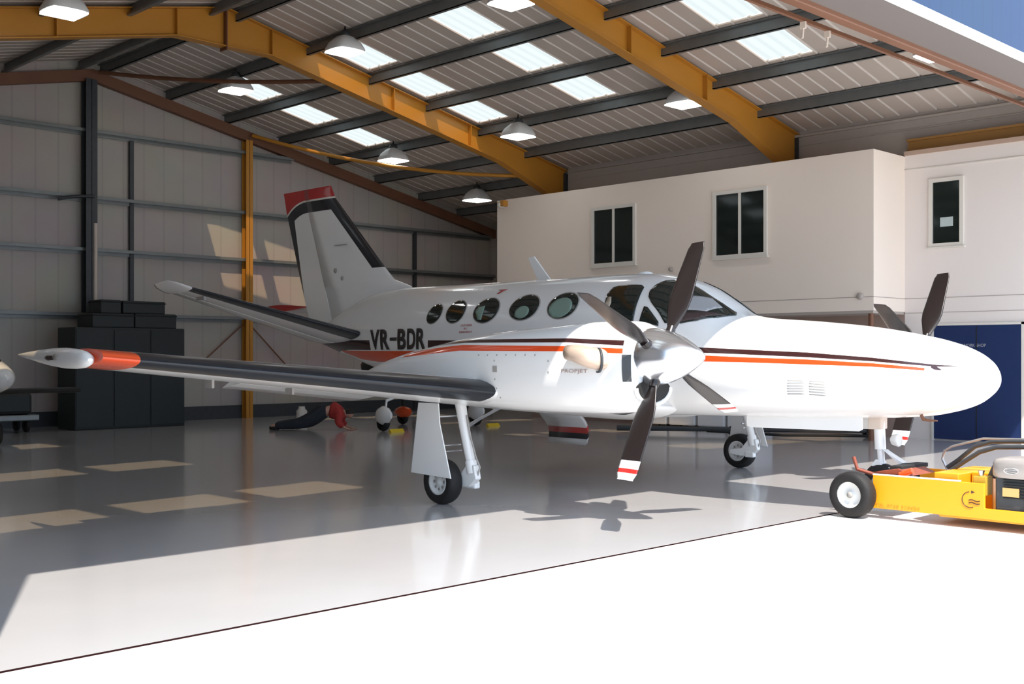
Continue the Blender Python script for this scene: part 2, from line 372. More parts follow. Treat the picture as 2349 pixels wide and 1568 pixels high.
rafter(19.05, 'yellow steel roof beam farther into the hangar, peak at upper left, sunlit along its middle')
# back gable frame
t = thing('gable_rafter', 'brown steel roof beam following the slope of the back wall', 'beam', (XR, YB-.12, 0))
for side in (1, -1):
    xe = XE if side == 1 else XL
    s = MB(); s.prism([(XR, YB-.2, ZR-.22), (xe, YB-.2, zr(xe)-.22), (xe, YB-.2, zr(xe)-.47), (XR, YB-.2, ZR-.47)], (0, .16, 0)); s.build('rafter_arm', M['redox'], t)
def wcol(x, m, w, label, d=.2, z0=0):
    s = MB(); zt = zr(x)-.45; y = YB-.06-d
    s.box(x-w/2, y, z0, x+w/2, y+.014, zt); s.box(x-w/2, y+d-.014, z0, x+w/2, y+d, zt); s.box(x-.006, y, z0, x+.006, y+d, zt)
    return tag(s.build('steel_column', m), label, 'column')
wcol(11.12, M['dsteel'], .26, 'dark steel column rising to the peak of the back wall', .24)
wcol(15.14, M['yellow'], .19, 'yellow steel column on the back wall left of the tail fin', .2)
for x, lab, zt in ((12.16, 'thin grey upright between the dark column and the yellow column', 6.45), (20.57, 'thin dark upright on the back wall between tail fin and office', 5.0)):
    s = MB(); s.box(x-.045, YB-.1, 0, x+.045, YB-.01, zt); tag(s.build('steel_upright', M['dsteel']), lab, 'upright')
for z, lab in ((6.5, 'highest grey steel rail across the back wall'), (5.02, 'second highest grey steel rail across the back wall'), (3.86, 'grey steel rail across the back wall, third from top'), (2.42, 'lowest grey steel rail across the back wall, level with the black crates')):
    zz = z; xr = min(XE, XR+(ZR-.5-z)/SL)
    s = MB(); s.box(max(XL, 2*XR-xr), YB-.07, zz-.07, xr, YB-.055, zz+.07); s.box(max(XL, 2*XR-xr), YB-.19, zz+.055, xr, YB-.055, zz+.07); s.box(max(XL, 2*XR-xr), YB-.19, zz-.0, xr, YB-.18, zz+.055)
    tag(s.build('cladding_rail', M['steel']), lab, 'rail')
# purlins
def purlin(x, label, y0=5.86):
    s = MB(); z = zr(x)-.005; sg = 1 if x > XR else -1
    s.box(x-.008, y0, z-.21, x+.008, YB, z); s.box(x-.008, y0, z-.21, x+sg*.07, YB, z-.195); s.box(x, y0, z-.013, x-sg*.07, YB, z)
    s.box(min(x+sg*.062, x+sg*.07), y0, z-.195, max(x+sg*.062, x+sg*.07), YB, z-.17)
    return tag(s.build('roof_purlin', M['steel']), label, 'roof beam')
ordn = ['first', 'second', 'third', 'fourth', 'fifth', 'sixth', 'seventh']
for i, x in enumerate(PUR):
    purlin(x, 'dark steel roof purlin, %s below the ridge on the office side' % ordn[i], 5.86 if x < XB else 18.95)
for i, x in enumerate(PUR): purlin(2*XR-x, 'dark steel roof purlin, %s below the ridge on the left slope' % ordn[i])
purlin(11.45, 'dark steel ridge purlin on the office side of the roof peak'); purlin(10.95, 'dark steel ridge purlin on the left side of the roof peak')
# bracing pipes in the roof of the back bay
def brace(p, q, sag, r, m, label):
    p, q = Vector(p), Vector(q); pts = []
    for i in range(13):
        k_ = i/12; v = p.lerp(q, k_); v.z -= sag*4*k_*(1-k_); pts.append(v)
    s = MB(); s.tube(pts, r, 8); return tag(s.build('brace_pipe', m), label, 'pipe')
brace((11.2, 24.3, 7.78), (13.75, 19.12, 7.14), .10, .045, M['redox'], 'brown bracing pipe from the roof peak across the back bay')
brace((15.2, 24.5, 6.95), (19.2, 19.12, 5.80), .24, .045, M['yellow'], 'yellow bracing pipe from the yellow column across the back bay')
brace((15.05, 24.7, 2.3), (13.9, 24.7, 1.35), 0, .018, M['redox'], 'thin brown diagonal rod standing in for a brace shadow left of the yellow column')  # rod stands in for a knee-brace shadow on the wall
brace((15.25, 24.7, 2.3), (16.4, 24.7, 1.2), 0, .018, M['redox'], 'thin brown diagonal rod standing in for a brace shadow right of the yellow column')  # matching rod for the brace shadow on the other side
s = MB(); s.tube([(10.93, 23.9, 2.2), (10.93, 23.9, 4.4)], .04, 10); s.tube([(10.93, 23.9, 2.2), (10.93, 23.9, 0)], .03, 8)  # pale tube stands in for light reflected on the dark column
tag(s.build('pale_parts_and_glint', M['palew']), 'pale upright strip standing in for light reflected on the dark back column, above the crates', 'pipe')
brace((10.35, 24.45, 4.92), (11.15, 24.45, 5.05), -.03, .035, M['dsteel'], 'short dark bent pipe leaning on the dark back column')

# high-bay lamps
def lamp_at(x, y, z):
    t = thing('high_bay_lamp', '', 'lamp', (x, y, z), 'square high-bay lamps under the roof')
    MB().box(x-.27, y-.27, z-.02, x+.27, y+.27, z).build('lamp_lens', M['lampg'], t)
    s = MB(); R0 = [(0, .36), (.04, .37), (.16, .30), (.27, .17), (.30, .10)]
    rings = []
    for h, r in R0:
        rings.append([(x+r*math.copysign(abs(math.cos(a))**.6, math.cos(a))*.9, y+r*math.copysign(abs(math.sin(a))**.6, math.sin(a))*.9, z+h) for a in [2*PI*j/24 for j in range(24)]])
    s.loft(rings); s.build('lamp_reflector', M['lampd'], t)
    MB().lathe((x, y, z+.28), (0, 0, 1), [(0, .1), (.02, .11), (.10, .09), (.12, .03), (.20, .012), (.20, 0)], 16).build('lamp_gear_box', M['dsteel'], t)
    return t
def lz(x): return zr(x)-.52
LP = [(17.45, 8.12, 'lamp half hidden behind the door header, upper right corner'), (17.45, 13.05, 'lamp beside the near yellow beam above the office wall'),
      (17.45, 17.5, 'lamp just right of the lower end of the far yellow beam'), (17.45, 21.8, 'lamp in the back bay above the tail fin'),
      (12.85, 17.5, 'lamp next to the sunlit rooflight at the far yellow beam'), (13.0, 21.62, 'lamp beside the leftmost rooflight of the back bay'),
      (12.95, 13.15, 'lamp cut by the top edge of the photo, middle'), (20.5, 22.1, 'farthest lamp, hanging low in the dark corner by the office'),
      (7.5, 17.5, 'lamp in front of the yellow beam at the upper left corner')]
l0 = None
for x, y, lab in LP:
    z = lz(x) if x != 7.5 else 6.86
    if l0 is None: l0 = lamp_at(x, y, z); l0['label'] = 'white square '+lab
    else: dup(l0, (x, y, z), 'white square '+lab)

# ================================================================ TWIN TURBOPROP
def smooth_tab(t, y):
    n = len(t)
    if y <= t[0][0]: return t[0][1:]
    if y >= t[-1][0]: return t[-1][1:]
    i = 0
    while y > t[i+1][0]: i += 1
    y0, y1 = t[i][0], t[i+1][0]; h = y1-y0; k = (y-y0)/h; out = []
    for c in range(1, len(t[0])):
        def sl(j):
            if j <= 0: return (t[1][c]-t[0][c])/(t[1][0]-t[0][0])
            if j >= n-1: return (t[-1][c]-t[-2][c])/(t[-1][0]-t[-2][0])
            a = (t[j][c]-t[j-1][c])/(t[j][0]-t[j-1][0]); b = (t[j+1][c]-t[j][c])/(t[j+1][0]-t[j][0])
            return 0. if a*b <= 0 else 2*a*b/(a+b)
        m0, m1 = sl(i)*h, sl(i+1)*h; p0, p1 = t[i][c], t[i+1][c]
        out.append((2*k**3-3*k*k+1)*p0+(k**3-2*k*k+k)*m0+(-2*k**3+3*k*k)*p1+(k**3-k*k)*m1)
    return tuple(out)
CX, OY = 10.6, 9.02
FT = [(4.33, 1.345, 1.325, .01), (4.36, 1.42, 1.25, .085), (4.42, 1.50, 1.18, .16), (4.55, 1.59, 1.09, .26), (4.75, 1.67, 1.02, .35), (5.0, 1.735, .97, .43), (5.6, 1.84, .925, .55), (6.2, 1.905, .905, .63), (6.8, 1.955, .895, .69), (7.05, 2.005, .89, .70), (7.3, 2.15, .885, .705), (7.63, 2.34, .88, .71), (7.95, 2.45, .87, .71), (8.4, 2.51, .86, .715), (9.4, 2.52, .85, .715), (10.4, 2.52, .85, .715), (11.4, 2.52, .95, .67), (12.6, 2.53, 1.14, .54), (13.4, 2.50, 1.32, .42), (14.2, 2.30, 1.52, .29), (15.0, 1.98, 1.73, .13), (15.25, 1.88, 1.80, .04)]
def sec(y):
    zt, zb, w_ = smooth_tab(FT, y); return zt, zb, w_, zb+(zt-zb)*.46
def EXP(y, top):
    if y < 7.0: return 2.1
    if top: return 2.1+.35*min(1, (y-7.0))*(1 if y < 11.5 else max(0, 1-(y-11.5)/2))
    return 2.5 if y < 11.5 else 2.5-.4*min(1, (y-11.5)/2)
def EXb(y, top):
    if y < 7.0 and not top: return 2.1+.4*max(0, (y-5.0)/2) if y > 5 else 2.1
    return EXP(y, top)
def fpt(y, th, side=-1):   # th -pi/2 bottom .. pi/2 top
    zt, zb, w_, zc = sec(y); top = th >= 0; n = EXb(y, top)
    c, s_ = abs(math.cos(th)), abs(math.sin(th))
    x = w_*c**(2/n); z = zc+((zt-zc) if top else -(zc-zb))*s_**(2/n)
    return Vector((CX+side*x, y, z))
def fth(y, z):
    zt, zb, w_, zc = sec(y); top = z >= zc; n = EXb(y, top)
    q = (z-zc)/(zt-zc) if top else (zc-z)/(zc-zb); q = min(max(q, 0), .9999)
    return (1 if top else -1)*math.asin(q**(n/2))
def fsurf(y, th, side=-1, off=.004):
    p = fpt(y, th, side); a = fpt(y+.01, th, side)-fpt(y-.01, th, side); b_ = fpt(y, min(th+.02, 1.57), side)-fpt(y, th-.02, side)
    n = a.cross(b_); n.normalize()
    if n.x*side < 0 and abs(n.x) > .05 or (abs(n.x) <= .05 and n.z*(th) < 0): n = -n
    return p+n*off
air = thing('twin_turboprop_aircraft', 'white twin turboprop aircraft with red and brown stripes, registration VR-BDR, largest in the photo', 'aircraft', (CX, OY, 0))

def curve_band_mat(name, base, bands):
    """base paint with bands (colour, [(y,zlo,zhi)...]) in object space"""
    m = base.copy(); m.name = name; nt = m.node_tree; b = nt.nodes['Principled BSDF']
    tc = nt.nodes.new('ShaderNodeTexCoord'); sp = nt.nodes.new('ShaderNodeSeparateXYZ'); nt.links.new(tc.outputs['Object'], sp.inputs[0])
    src = b.inputs['Base Color'].links[0].from_socket if b.inputs['Base Color'].links else None
    def math_(op, a, c=None):
        n = nt.nodes.new('ShaderNodeMath'); n.operation = op
        for i, v in enumerate((a, c)):
            if v is None: continue
            if hasattr(v, 'is_output'): nt.links.new(v, n.inputs[i])
            else: n.inputs[i].default_value = v
        return n.outputs[0]
    for col, pts in bands:
        ya, yb = pts[0][0], pts[-1][0]
        u = math_('DIVIDE', math_('SUBTRACT', sp.outputs[1], ya-OY), yb-ya)
        outs = []
        for c in (1, 2):
            fc = nt.nodes.new('ShaderNodeFloatCurve'); cv = fc.mapping.curves[0]; fc.mapping.use_clip = False
            for i, p in enumerate(pts):
                x = (p[0]-ya)/(yb-ya); v = p[c]/3
                if i == 0: cv.points[0].location = (x, v)
                elif i == len(pts)-1: cv.points[-1].location = (x, v)
                else: cv.points.new(x, v)
            for p in cv.points: p.handle_type = 'VECTOR'
            fc.mapping.update(); nt.links.new(u, fc.inputs['Value']); outs.append(math_('MULTIPLY', fc.outputs[0], 3.0))
        k = math_('GREATER_THAN', sp.outputs[2], outs[0]); k = math_('MULTIPLY', k, math_('LESS_THAN', sp.outputs[2], outs[1]))
        k = math_('MULTIPLY', k, math_('GREATER_THAN', u, 0.0)); k = math_('MULTIPLY', k, math_('LESS_THAN', u, 1.0))
        mx = nt.nodes.new('ShaderNodeMix'); mx.data_type = 'RGBA'; nt.links.new(k, mx.inputs[0])
        if src: nt.links.new(src, mx.inputs[6])
        else: mx.inputs[6].default_value = b.inputs['Base Color'].default_value
        mx.inputs[7].default_value = (*col, 1); src = mx.outputs[2]
    nt.links.new(src, b.inputs['Base Color']); return m
BR, OR = (.035, .010, .010), (.72, .070, .012)
M['fus'] = curve_band_mat('fuselage_paint', M['white'], [
    (BR, [(4.62, 1.452, 1.456), (4.786, 1.448, 1.466), (5.368, 1.497, 1.532), (6.01, 1.534, 1.582), (6.73, 1.564, 1.614), (7.15, 1.578, 1.634), (9.0, 1.62, 1.72), (11.7, 1.63, 1.752)]),
    (BR, [(4.74, 1.415, 1.42), (4.80, 1.42, 1.462), (4.83, 1.44, 1.46)]),
    (BR, [(13.24, 1.625, 1.77), (13.97, 1.632, 1.775), (14.5, 1.60, 1.79), (15.3, 1.75, 1.86)]),
    (OR, [(4.88, 1.412, 1.436), (5.355, 1.445, 1.479), (6.0, 1.463, 1.513), (6.71, 1.482, 1.534), (7.13, 1.487, 1.551), (9.0, 1.46, 1.58), (11.5, 1.46, 1.61), (12.6, 1.46, 1.612), (13.1, 1.455, 1.614), (13.7, 1.49, 1.620), (14.25, 1.60, 1.625)])])
ys_ = [FT[0][0]]
while ys_[-1] < 15.25:
    y = ys_[-1]; ys_.append(min(15.25, y+(.012 if y < 4.42 else .04 if y < 5 else .08)))
b = MB(); NS = 72
rings = []
for y in ys_:
    r = []
    for j in range(NS):
        a = 2*PI*j/NS-PI/2
        r.append(fpt(y, a, -1) if a <= PI/2 else fpt(y, PI-a, 1))
    rings.append(r)
b.loft(rings); fus = b.build('fuselage', M['fus'], air)

def surf_patch(name, poly, m, parent, side=-1, off=.004, step=.035, inner=None, thick=.004, label=None):
    pts = [Vector((y, fth(y, z))) for y, z in poly]
    # densify boundary
    bd = []
    for i, p in enumerate(pts):
        q = pts[(i+1) % len(pts)]; n = max(1, int((q-p).length/step))
        bd += [p.lerp(q, k/n) for k in range(n)]
    nb = len(bd); vs = list(bd)
    x0, x1 = min(p.x for p in bd), max(p.x for p in bd); y0, y1 = min(p.y for p in bd), max(p.y for p in bd)
    def inside(p):
        c = False; j = nb-1
        for i in range(nb):
            if (bd[i].y > p.y) != (bd[j].y > p.y) and p.x < (bd[j].x-bd[i].x)*(p.y-bd[i].y)/(bd[j].y-bd[i].y+1e-12)+bd[i].x: c = not c
            j = i
        return c
    x = x0+step
    while x < x1:
        y = y0+step
        while y < y1:
            p = Vector((x, y))
            if inside(p) and min((p-q).length for q in bd) > step*.45: vs.append(p)
            y += step
        x += step
    r = geometry.delaunay_2d_cdt(vs, [(i, (i+1) % nb) for i in range(nb)], [], 1, 1e-6)
    b = MB(); b.add([fsurf(v.x, v.y, side, off) for v in r[0]], [list(f) for f in r[2]], 0, True)
    o = b.build(name, m, parent, label=label)
    sd = o.modifiers.new('thick', 'SOLIDIFY'); sd.thickness = thick; sd.offset = 0
    return o
def ell(c, a, b_, n=28, k=1.0): return [(c[0]+k*(a[0]*math.cos(t)+b_[0]*math.sin(t)), c[1]+k*(a[1]*math.cos(t)+b_[1]*math.sin(t))) for t in [2*PI*i/n for i in range(n)]]
M['seal'] = mat('grey_window_seal', (.35, .33, .31), .4)
for side in (-1, 1):
    for c, a, b_, bl in (((9.24, 2.141), (-.233, .035), (.036, .149), 1), ((9.884, 2.139), (-.24, .036), (.037, .15), 2), ((10.56, 2.12), (-.224, .038), (.035, .152), 3), ((11.158, 2.12), (-.184, .04), (.029, .142), 0), ((11.608, 2.103), (-.155, .042), (.015, .122), 0)):
        wdw = surf_patch('cabin_window', ell(c, a, b_), M['glassd'], air, side, .006)
        surf_patch('window_seal', ell(c, a, b_, k=1.07), M['seal'], wdw, side, .003)
        if bl == 1: surf_patch('window_blind', ell((c[0]+.03, c[1]-.025), a, b_, k=.78), M['green'], wdw, side, .0095, label='pale green blind showing behind the pane')
        if bl == 2: surf_patch('window_blind', ell((c[0]+.02, c[1]-.06), a, b_, k=.5), M['green'], wdw, side, .0095, label='green seat back showing behind the pane')
        if bl == 3: surf_patch('window_blind', [(c[0]+.19, c[1]-.02), (c[0]+.17, c[1]+.04), (c[0]+.04, c[1]+.06), (c[0]+.05, c[1]-.12), (c[0]+.12, c[1]-.12)], M['green'], wdw, side, .0095, label='green curtain showing behind the pane')
    cw = surf_patch('cockpit_side_window', [(8.585, 2.12), (8.60, 2.26), (8.56, 2.335), (8.50, 2.35), (8.17, 2.345), (8.12, 2.315), (8.115, 2.15), (8.12, 1.93), (8.25, 1.93), (8.5, 2.0)], M['glassd'], air, side, .006)
    surf_patch('seat_back', [(8.58, 2.12), (8.57, 2.22), (8.52, 2.22), (8.49, 2.15), (8.51, 2.07)], mat('beige_trim', (.45, .38, .3), .6), cw, side, .0095)
    surf_patch('quarter_window', [(8.01, 2.096), (7.96, 2.085), (7.775, 1.916), (7.769, 1.87), (8.038, 1.915)], M['glassd'], air, side, .006)
    ws = surf_patch('windscreen', [(7.996, 2.201), (8.02, 2.262), (8.0, 2.335), (7.944, 2.39), (7.844, 2.395), (7.70, 2.35), (7.451, 2.222), (7.10, 2.010), (7.06, 1.978), (7.17, 1.953), (7.339, 1.92), (7.494, 1.894), (7.692, 1.90), (7.79, 2.01), (7.928, 2.13)], M['glassd'], air, side, .006)
    surf_patch('glare_shield', [(7.60, 1.99), (7.2, 2.0), (7.12, 1.975), (7.34, 1.935), (7.50, 1.912), (7.68, 1.93)], mat('dash_brown', (.05, .03, .028), .6), ws, side, .0095)
    surf_patch('painted_reflection', [(7.62, 2.19), (7.38, 2.17), (7.22, 2.06), (7.30, 2.02), (7.62, 2.03)], mat('pale_reflection_paint', (.30, .30, .31), .3), ws, side, .0095, label='pale patch painted as a reflection of seats in the windscreen')  # pale colour patch paints a reflection onto the glass
    # nose louvres
    for (ya, yb) in ((6.19, 6.0), (5.96, 5.78)):
        for i in range(6):
            z = 1.303-i*.0265; sl_ = -.01 if ya < 6 else .003
            surf_patch('nose_louvre', [(ya+i*.004, z), (ya+i*.004, z-.006), (yb+i*.004+.01, z-.006+sl_), (yb+i*.004+.01, z+sl_)], M['seal'], air, side, .004, step=.03)
def fmap(y0, z0, off=.010):
    return lambda a, c: fsurf(y0-a, fth(y0-a, z0+c), -1, off)
# registration, bold narrow letters on a white field
def rt(name, s, y0, wdt, z0, h): return lettering(name, s, fmap(y0, z0, .009), wdt, h, M['dtxt'], air, 6, None, .035)
for ch, ya, yb in (('V', 13.20, 12.93), ('R', 12.91, 12.66), ('B', 12.44, 12.22), ('D', 12.195, 11.985), ('R', 11.965, 11.745)):
    o = rt('registration_letter', ch, ya, ya-yb, 1.632, .285); o['label'] = 'black letter %s of the registration' % ch
    o.modifiers['thick'].thickness = .003
    # embolden by a slightly shifted twin kept inside the same letter mesh is avoided; weight comes from font width
s = surf_patch('registration_dash', [(12.64, 1.80), (12.46, 1.80), (12.46, 1.755), (12.64, 1.755)], M['dtxt'], air, -1, .009, .05)
for ln, yy, wd, zz in (('CUT HERE', 11.0, .22, 1.925), ('IN', 10.93, .05, 1.882), ('EMERGENCY', 11.02, .26, 1.838)):
    lettering('rescue_lettering', ln, fmap(yy, zz, .006), wd, .024, M['rtxt'], air, 1)
surf_patch('roof_flash', [(10.53, 2.385), (10.36, 2.385), (10.40, 2.37), (10.46, 2.33), (10.50, 2.33), (10.46, 2.37)], M['rtxt'], air, -1, .006, label='small red mark above the windows')

# generic aerofoil loft
def aero(cf, top):
    t = .2969*math.sqrt(cf)-.126*cf-.3516*cf**2+.2843*cf**3-.1015*cf**4
    return 5*t*(1 if top else -1)
CFS = [0, .006, .02, .05, .09, .125, .2, .3, .4, .5, .6, .7, .8, .9, 1.0]
def foil_ring(x, yle, zle, ch, tr, inc=0, c0=0, c1=1, vert=False):
    cs = [c for c in CFS if c0 < c < c1]; cs = [c0]+cs+[c1]
    up = [(c, aero(c, True)*tr) for c in cs]; lo = [(c, aero(c, False)*tr*.85) for c in cs[::-1]]
    r = []
    for c, t in up+lo:
        if vert: r.append((x+t*ch, yle+c*ch, zle))
        else: r.append((x, yle+c*ch*math.cos(inc)+t*ch*math.sin(inc), zle-c*ch*math.sin(inc)+t*ch*math.cos(inc)))
    return r, cs
def wing_pts(off):   # offset from centreline -> (yle, zle, chord, thick)
    T = [(.4, 7.72, .985, 2.35, .15), (2.0, 7.95, 1.12, 2.05, .15), (2.9, 8.03, 1.205, 1.88, .15), (6.73, 8.33, 1.545, 1.25, .12)]
    for a, b_ in zip(T, T[1:]):
        if off <= b_[0] or b_ is T[-1]: k = (off-a[0])/(b_[0]-a[0]); return [p+(q-p)*k for p, q in zip(a[1:], b_[1:])]
INC = math.radians(2.0)
for side in (-1, 1):
    offs = [.4, .9, 1.4, 2.0, 2.5, 2.9, 3.05, 3.3, 4, 4.7, 5.4, 6.0, 6.42, 6.44, 6.73]
    rings = []
    for o_ in offs:
        yl, zl, ch, tr = wing_pts(o_); r, cs = foil_ring(CX+side*o_, yl, zl, ch, tr, INC, 0, .76); rings.append(r)
    nc = len(cs)
    def wm(i, j):
        seg = j if j < nc-1 else (2*nc-2-j if j < 2*nc-1 else 99)
        o_ = (offs[i]+offs[min(i+1, len(offs)-1)])/2
        if o_ > 6.43: return 2 if seg < 12 else 0
        if seg < 5 and 2.93 <= o_: return 1
        if seg < 5 and .9 < o_ < 2.0: return 1
        return 0
    b = MB(); b.loft(rings, wm)
    wing = b.build('wing', [M['white'], M['black'], M['orange']], air)
    # trailing surfaces
    for nm, oa, ob, dfl in (('flap', 3.25, 4.9, 14), ('aileron', 4.93, 6.42, 1)):
        rr = []
        for o_ in (oa, ob):
            yl, zl, ch, tr = wing_pts(o_); r, _ = foil_ring(CX+side*o_, yl, zl, ch, tr, INC, .765, 1)
            hy, hz = yl+.765*ch, zl-.765*ch*math.sin(INC); a = math.radians(dfl); nr = []
            for (x, y, z) in r: dy, dz_ = y-hy, z-hz; nr.append((x, hy+dy*math.cos(a)+dz_*math.sin(a), hz-dy*math.sin(a)+dz_*math.cos(a)))
            rr.append(nr)
        MB().loft(rr).build(nm, M['white'], air)
    # tip fairing
    rr = []; xc = CX+side*6.77
    for y, rz, rx in ((8.42, .012, .02), (8.45, .045, .045), (8.52, .066, .06), (8.65, .078, .07), (8.85, .082, .075), (9.1, .072, .07), (9.35, .052, .055), (9.6, .028, .035), (9.78, .008, .012)):
        zc = 1.52+(y-8.4)*.028
        rr.append([(xc+side*.02+rx*math.cos(a), y, zc+rz*math.sin(a)) for a in [2*PI*i/20 for i in range(20)]])
    tip = MB().loft(rr).build('wing_tip_fairing', M['white'], air)
    MB().lathe((xc+side*.075, 8.92, 1.535), (0, 1, 0), [(-.02, 0), (0, .022), (.12, .026), (.17, .018), (.19, 0)], 14).build('navigation_lamp', M['maroon'] if side == -1 else M['red'], tip)
    MB().lathe((xc+side*.085, 8.86, 1.54), (0, 1, 0), [(-.05, 0), (-.03, .018), (.04, .026), (.06, 0)], 14).build('lamp_mount', M['seal'], tip)
    # aileron/fuel fittings
    for o_, yy in ((5.3, 9.2), (4.35, 9.35)):
        yl, zl, ch, tr = wing_pts(o_)
        MB().box(CX+side*o_-.012, yy, zl-.16, CX+side*o_+.012, yy+.12, zl-.07).build('hinge_fairing', M['seal'], wing)
# tailplane
for side in (-1, 1):
    T = [(.12, 13.40, 1.815, 1.50), (.35, 13.50, 1.86, 1.44), (2.85, 14.0, 2.46, .66)]
    def ring(k, c0, c1):
        rr = []
        for o_, yl, zl, ch in T: rr.append(foil_ring(CX+side*o_, yl, zl, ch, .11, math.radians(3), c0, c1)[0])
        return rr
    cs = foil_ring(0, 0, 0, 1, .1, 0, 0, .62)[1]; nc = len(cs)
    b = MB(); b.loft(ring(0, 0, .62), lambda i, j: 1 if (j < 5 or 2*nc-2-5 <= j < 2*nc-1) else 0)
    tp = b.build('tailplane', [M['white'], M['black']], air)
    b = MB(); b.loft(ring(0, .63, 1)); b.build('elevator', M['white'], air)
    # white up-swept tip cap with the elevator horn
    rr = []
    for o_, yl, zl, ch, tr in ((2.85, 14.0, 2.46, .66, .11), (2.93, 14.02, 2.485, .66, .11), (3.03, 14.10, 2.53, .58, .08), (3.08, 14.22, 2.56, .42, .05)):
        rr.append(foil_ring(CX+side*o_, yl, zl, ch, tr, math.radians(5))[0])
    MB().loft(rr).build('tailplane_tip', M['white'], air)
    MB().box(CX+side*2.6-.02, 14.1, 2.31, CX+side*2.6+.02, 14.3, 2.36).build('static_horn', M['seal'], tp)
# fin and rudder, painted bands in its own y-z plane
def le(z):
    P = [(2.30, 12.55), (2.50, 12.72), (2.56, 12.84), (2.67, 13.21), (2.86, 13.43), (4.01, 14.68), (4.22, 14.80)]
    for a, b_ in zip(P, P[1:]):
        if z <= b_[0]: k = max(0, (z-a[0])/(b_[0]-a[0])); return a[1]+(b_[1]-a[1])*k
    return P[-1][1]
def te(z):
    P = [(1.72, 15.08), (1.8, 15.22), (2.21, 15.43), (2.93, 15.70), (3.94, 16.05), (4.25, 16.13)]
    for a, b_ in zip(P, P[1:]):
        if z <= b_[0]: k = max(0, (z-a[0])/(b_[0]-a[0])); return a[1]+(b_[1]-a[1])*k
    return P[-1][1]
def hinge(z): return  14.66+(z-2.05)*.40
def finmat():
    m = M['white'].copy(); m.name = 'fin_paint'; nt = m.node_tree; b = nt.nodes['Principled BSDF']
    tc = nt.nodes.new('ShaderNodeTexCoord'); sp = nt.nodes.new('ShaderNodeSeparateXYZ'); nt.links.new(tc.outputs['Object'], sp.inputs[0])
    Y, Z = sp.outputs[1], sp.outputs[2]
    def mt(op, *a):
        n = nt.nodes.new('ShaderNodeMath'); n.operation = op
        for i, v in enumerate(a):
            if hasattr(v, 'is_output'): nt.links.new(v, n.inputs[i])
            else: n.inputs[i].default_value = v
        return n.outputs[0]
    y = mt('ADD', Y, OY)
    LE = mt('ADD', mt('MULTIPLY', mt('SUBTRACT', Z, 2.86), 1.087), 13.43)       # leading edge line
    TE = mt('ADD', mt('MULTIPLY', mt('SUBTRACT', Z, 2.93), .3465), 15.70)
    dl = mt('SUBTRACT', y, LE); dt = mt('SUBTRACT', TE, y)
    # curve of the red cap: drops towards the trailing edge
    drop = mt('MULTIPLY', mt('POWER', mt('MAXIMUM', mt('SUBTRACT', .62, dt), 0.0), 2.0), .50)
    capz = mt('SUBTRACT', 4.045, drop)
    red = mt('GREATER_THAN', Z, capz)
    wht = mt('GREATER_THAN', Z, mt('SUBTRACT', capz, .028))
    topb = mt('GREATER_THAN', Z, mt('SUBTRACT', capz, .205))
    leb = mt('MULTIPLY', mt('LESS_THAN', dl, .27), mt('GREATER_THAN', Z, 2.865))
    wt = mt('MULTIPLY', mt('SUBTRACT', Z, 2.35), .13)
    teb = mt('LESS_THAN', dt, wt)
    blk = mt('MAXIMUM', mt('MAXIMUM', topb, leb), teb)
    src = b.inputs['Base Color'].links[0].from_socket
    for k, col in ((blk, (.016, .018, .024)), (wht, (.75, .72, .66)), (red, (.45, .022, .022))):
        mx = nt.nodes.new('ShaderNodeMix'); mx.data_type = 'RGBA'; nt.links.new(k, mx.inputs[0]); nt.links.new(src, mx.inputs[6]); mx.inputs[7].default_value = (*col, 1); src = mx.outputs[2]
    nt.links.new(src, b.inputs['Base Color']); return m
M['fin'] = finmat()
zs = [1.95, 2.12, 2.30, 2.42, 2.5, 2.56, 2.62, 2.67, 2.75, 2.86, 3.1, 3.4, 3.7, 4.0, 4.1, 4.19, 4.22]
rr = []
for z in zs:
    a, c = le(z), hinge(z); ch = te(z)-a; th_ = .045+.10*(4.3-z)/2; th_ *= 1 if z < 4.15 else .55
    if z < 2.6: th_ = .09+.02
    pts = []
    for cf in [0, .01, .03, .07, .14, .25, .4, .6, .8, 1]:
        t = min(1, math.sqrt(cf*2.2))*th_*(.5 if z > 2.6 else .5+.3*(2.6-z)); pts.append((t, a+cf*(c-a)))
    rr.append([(CX+t, y, z) for t, y in pts]+[(CX-t, y, z) for t, y in pts[::-1]])
fin = MB().loft(rr).build('tail_fin', M['fin'], air)
rr = []
for z in (1.74, 1.8, 2.0, 2.21, 2.6, 2.93, 3.3, 3.6, 3.94, 4.15, 4.19, 4.22):
    a, c = hinge(z)+.003, te(z); th_ = (.045+.10*(4.3-z)/2)*.5*(1 if z < 4.15 else .55)
    rr.append([(CX+th_, a, z), (CX+th_*.5, (a+c)/2, z), (CX+.004, c, z), (CX-.004, c, z), (CX-th_*.5, (a+c)/2, z), (CX-th_, a, z)])
rud = MB().loft(rr, sm=False).build('rudder', M['fin'], air)
for y, z, r in ((14.60, 2.87, .045), (14.42, 2.74, .04)):
    MB().lathe((CX-.05, y, z), (-1, 0, 0), [(0, r), (.02, r*.8), (.03, 0)], 14).build('fin_fitting', M['seal'], fin)
MB().box(CX-.075, 14.30, 3.25, CX-.06, 14.62, 3.262).build('fin_slot', M['seal'], fin)
MB().tube([(CX-.30, 13.66, 1.86), (CX-.30, 13.66, 2.02)], [.03, .018], 10).build('tail_light', M['alu'], air)
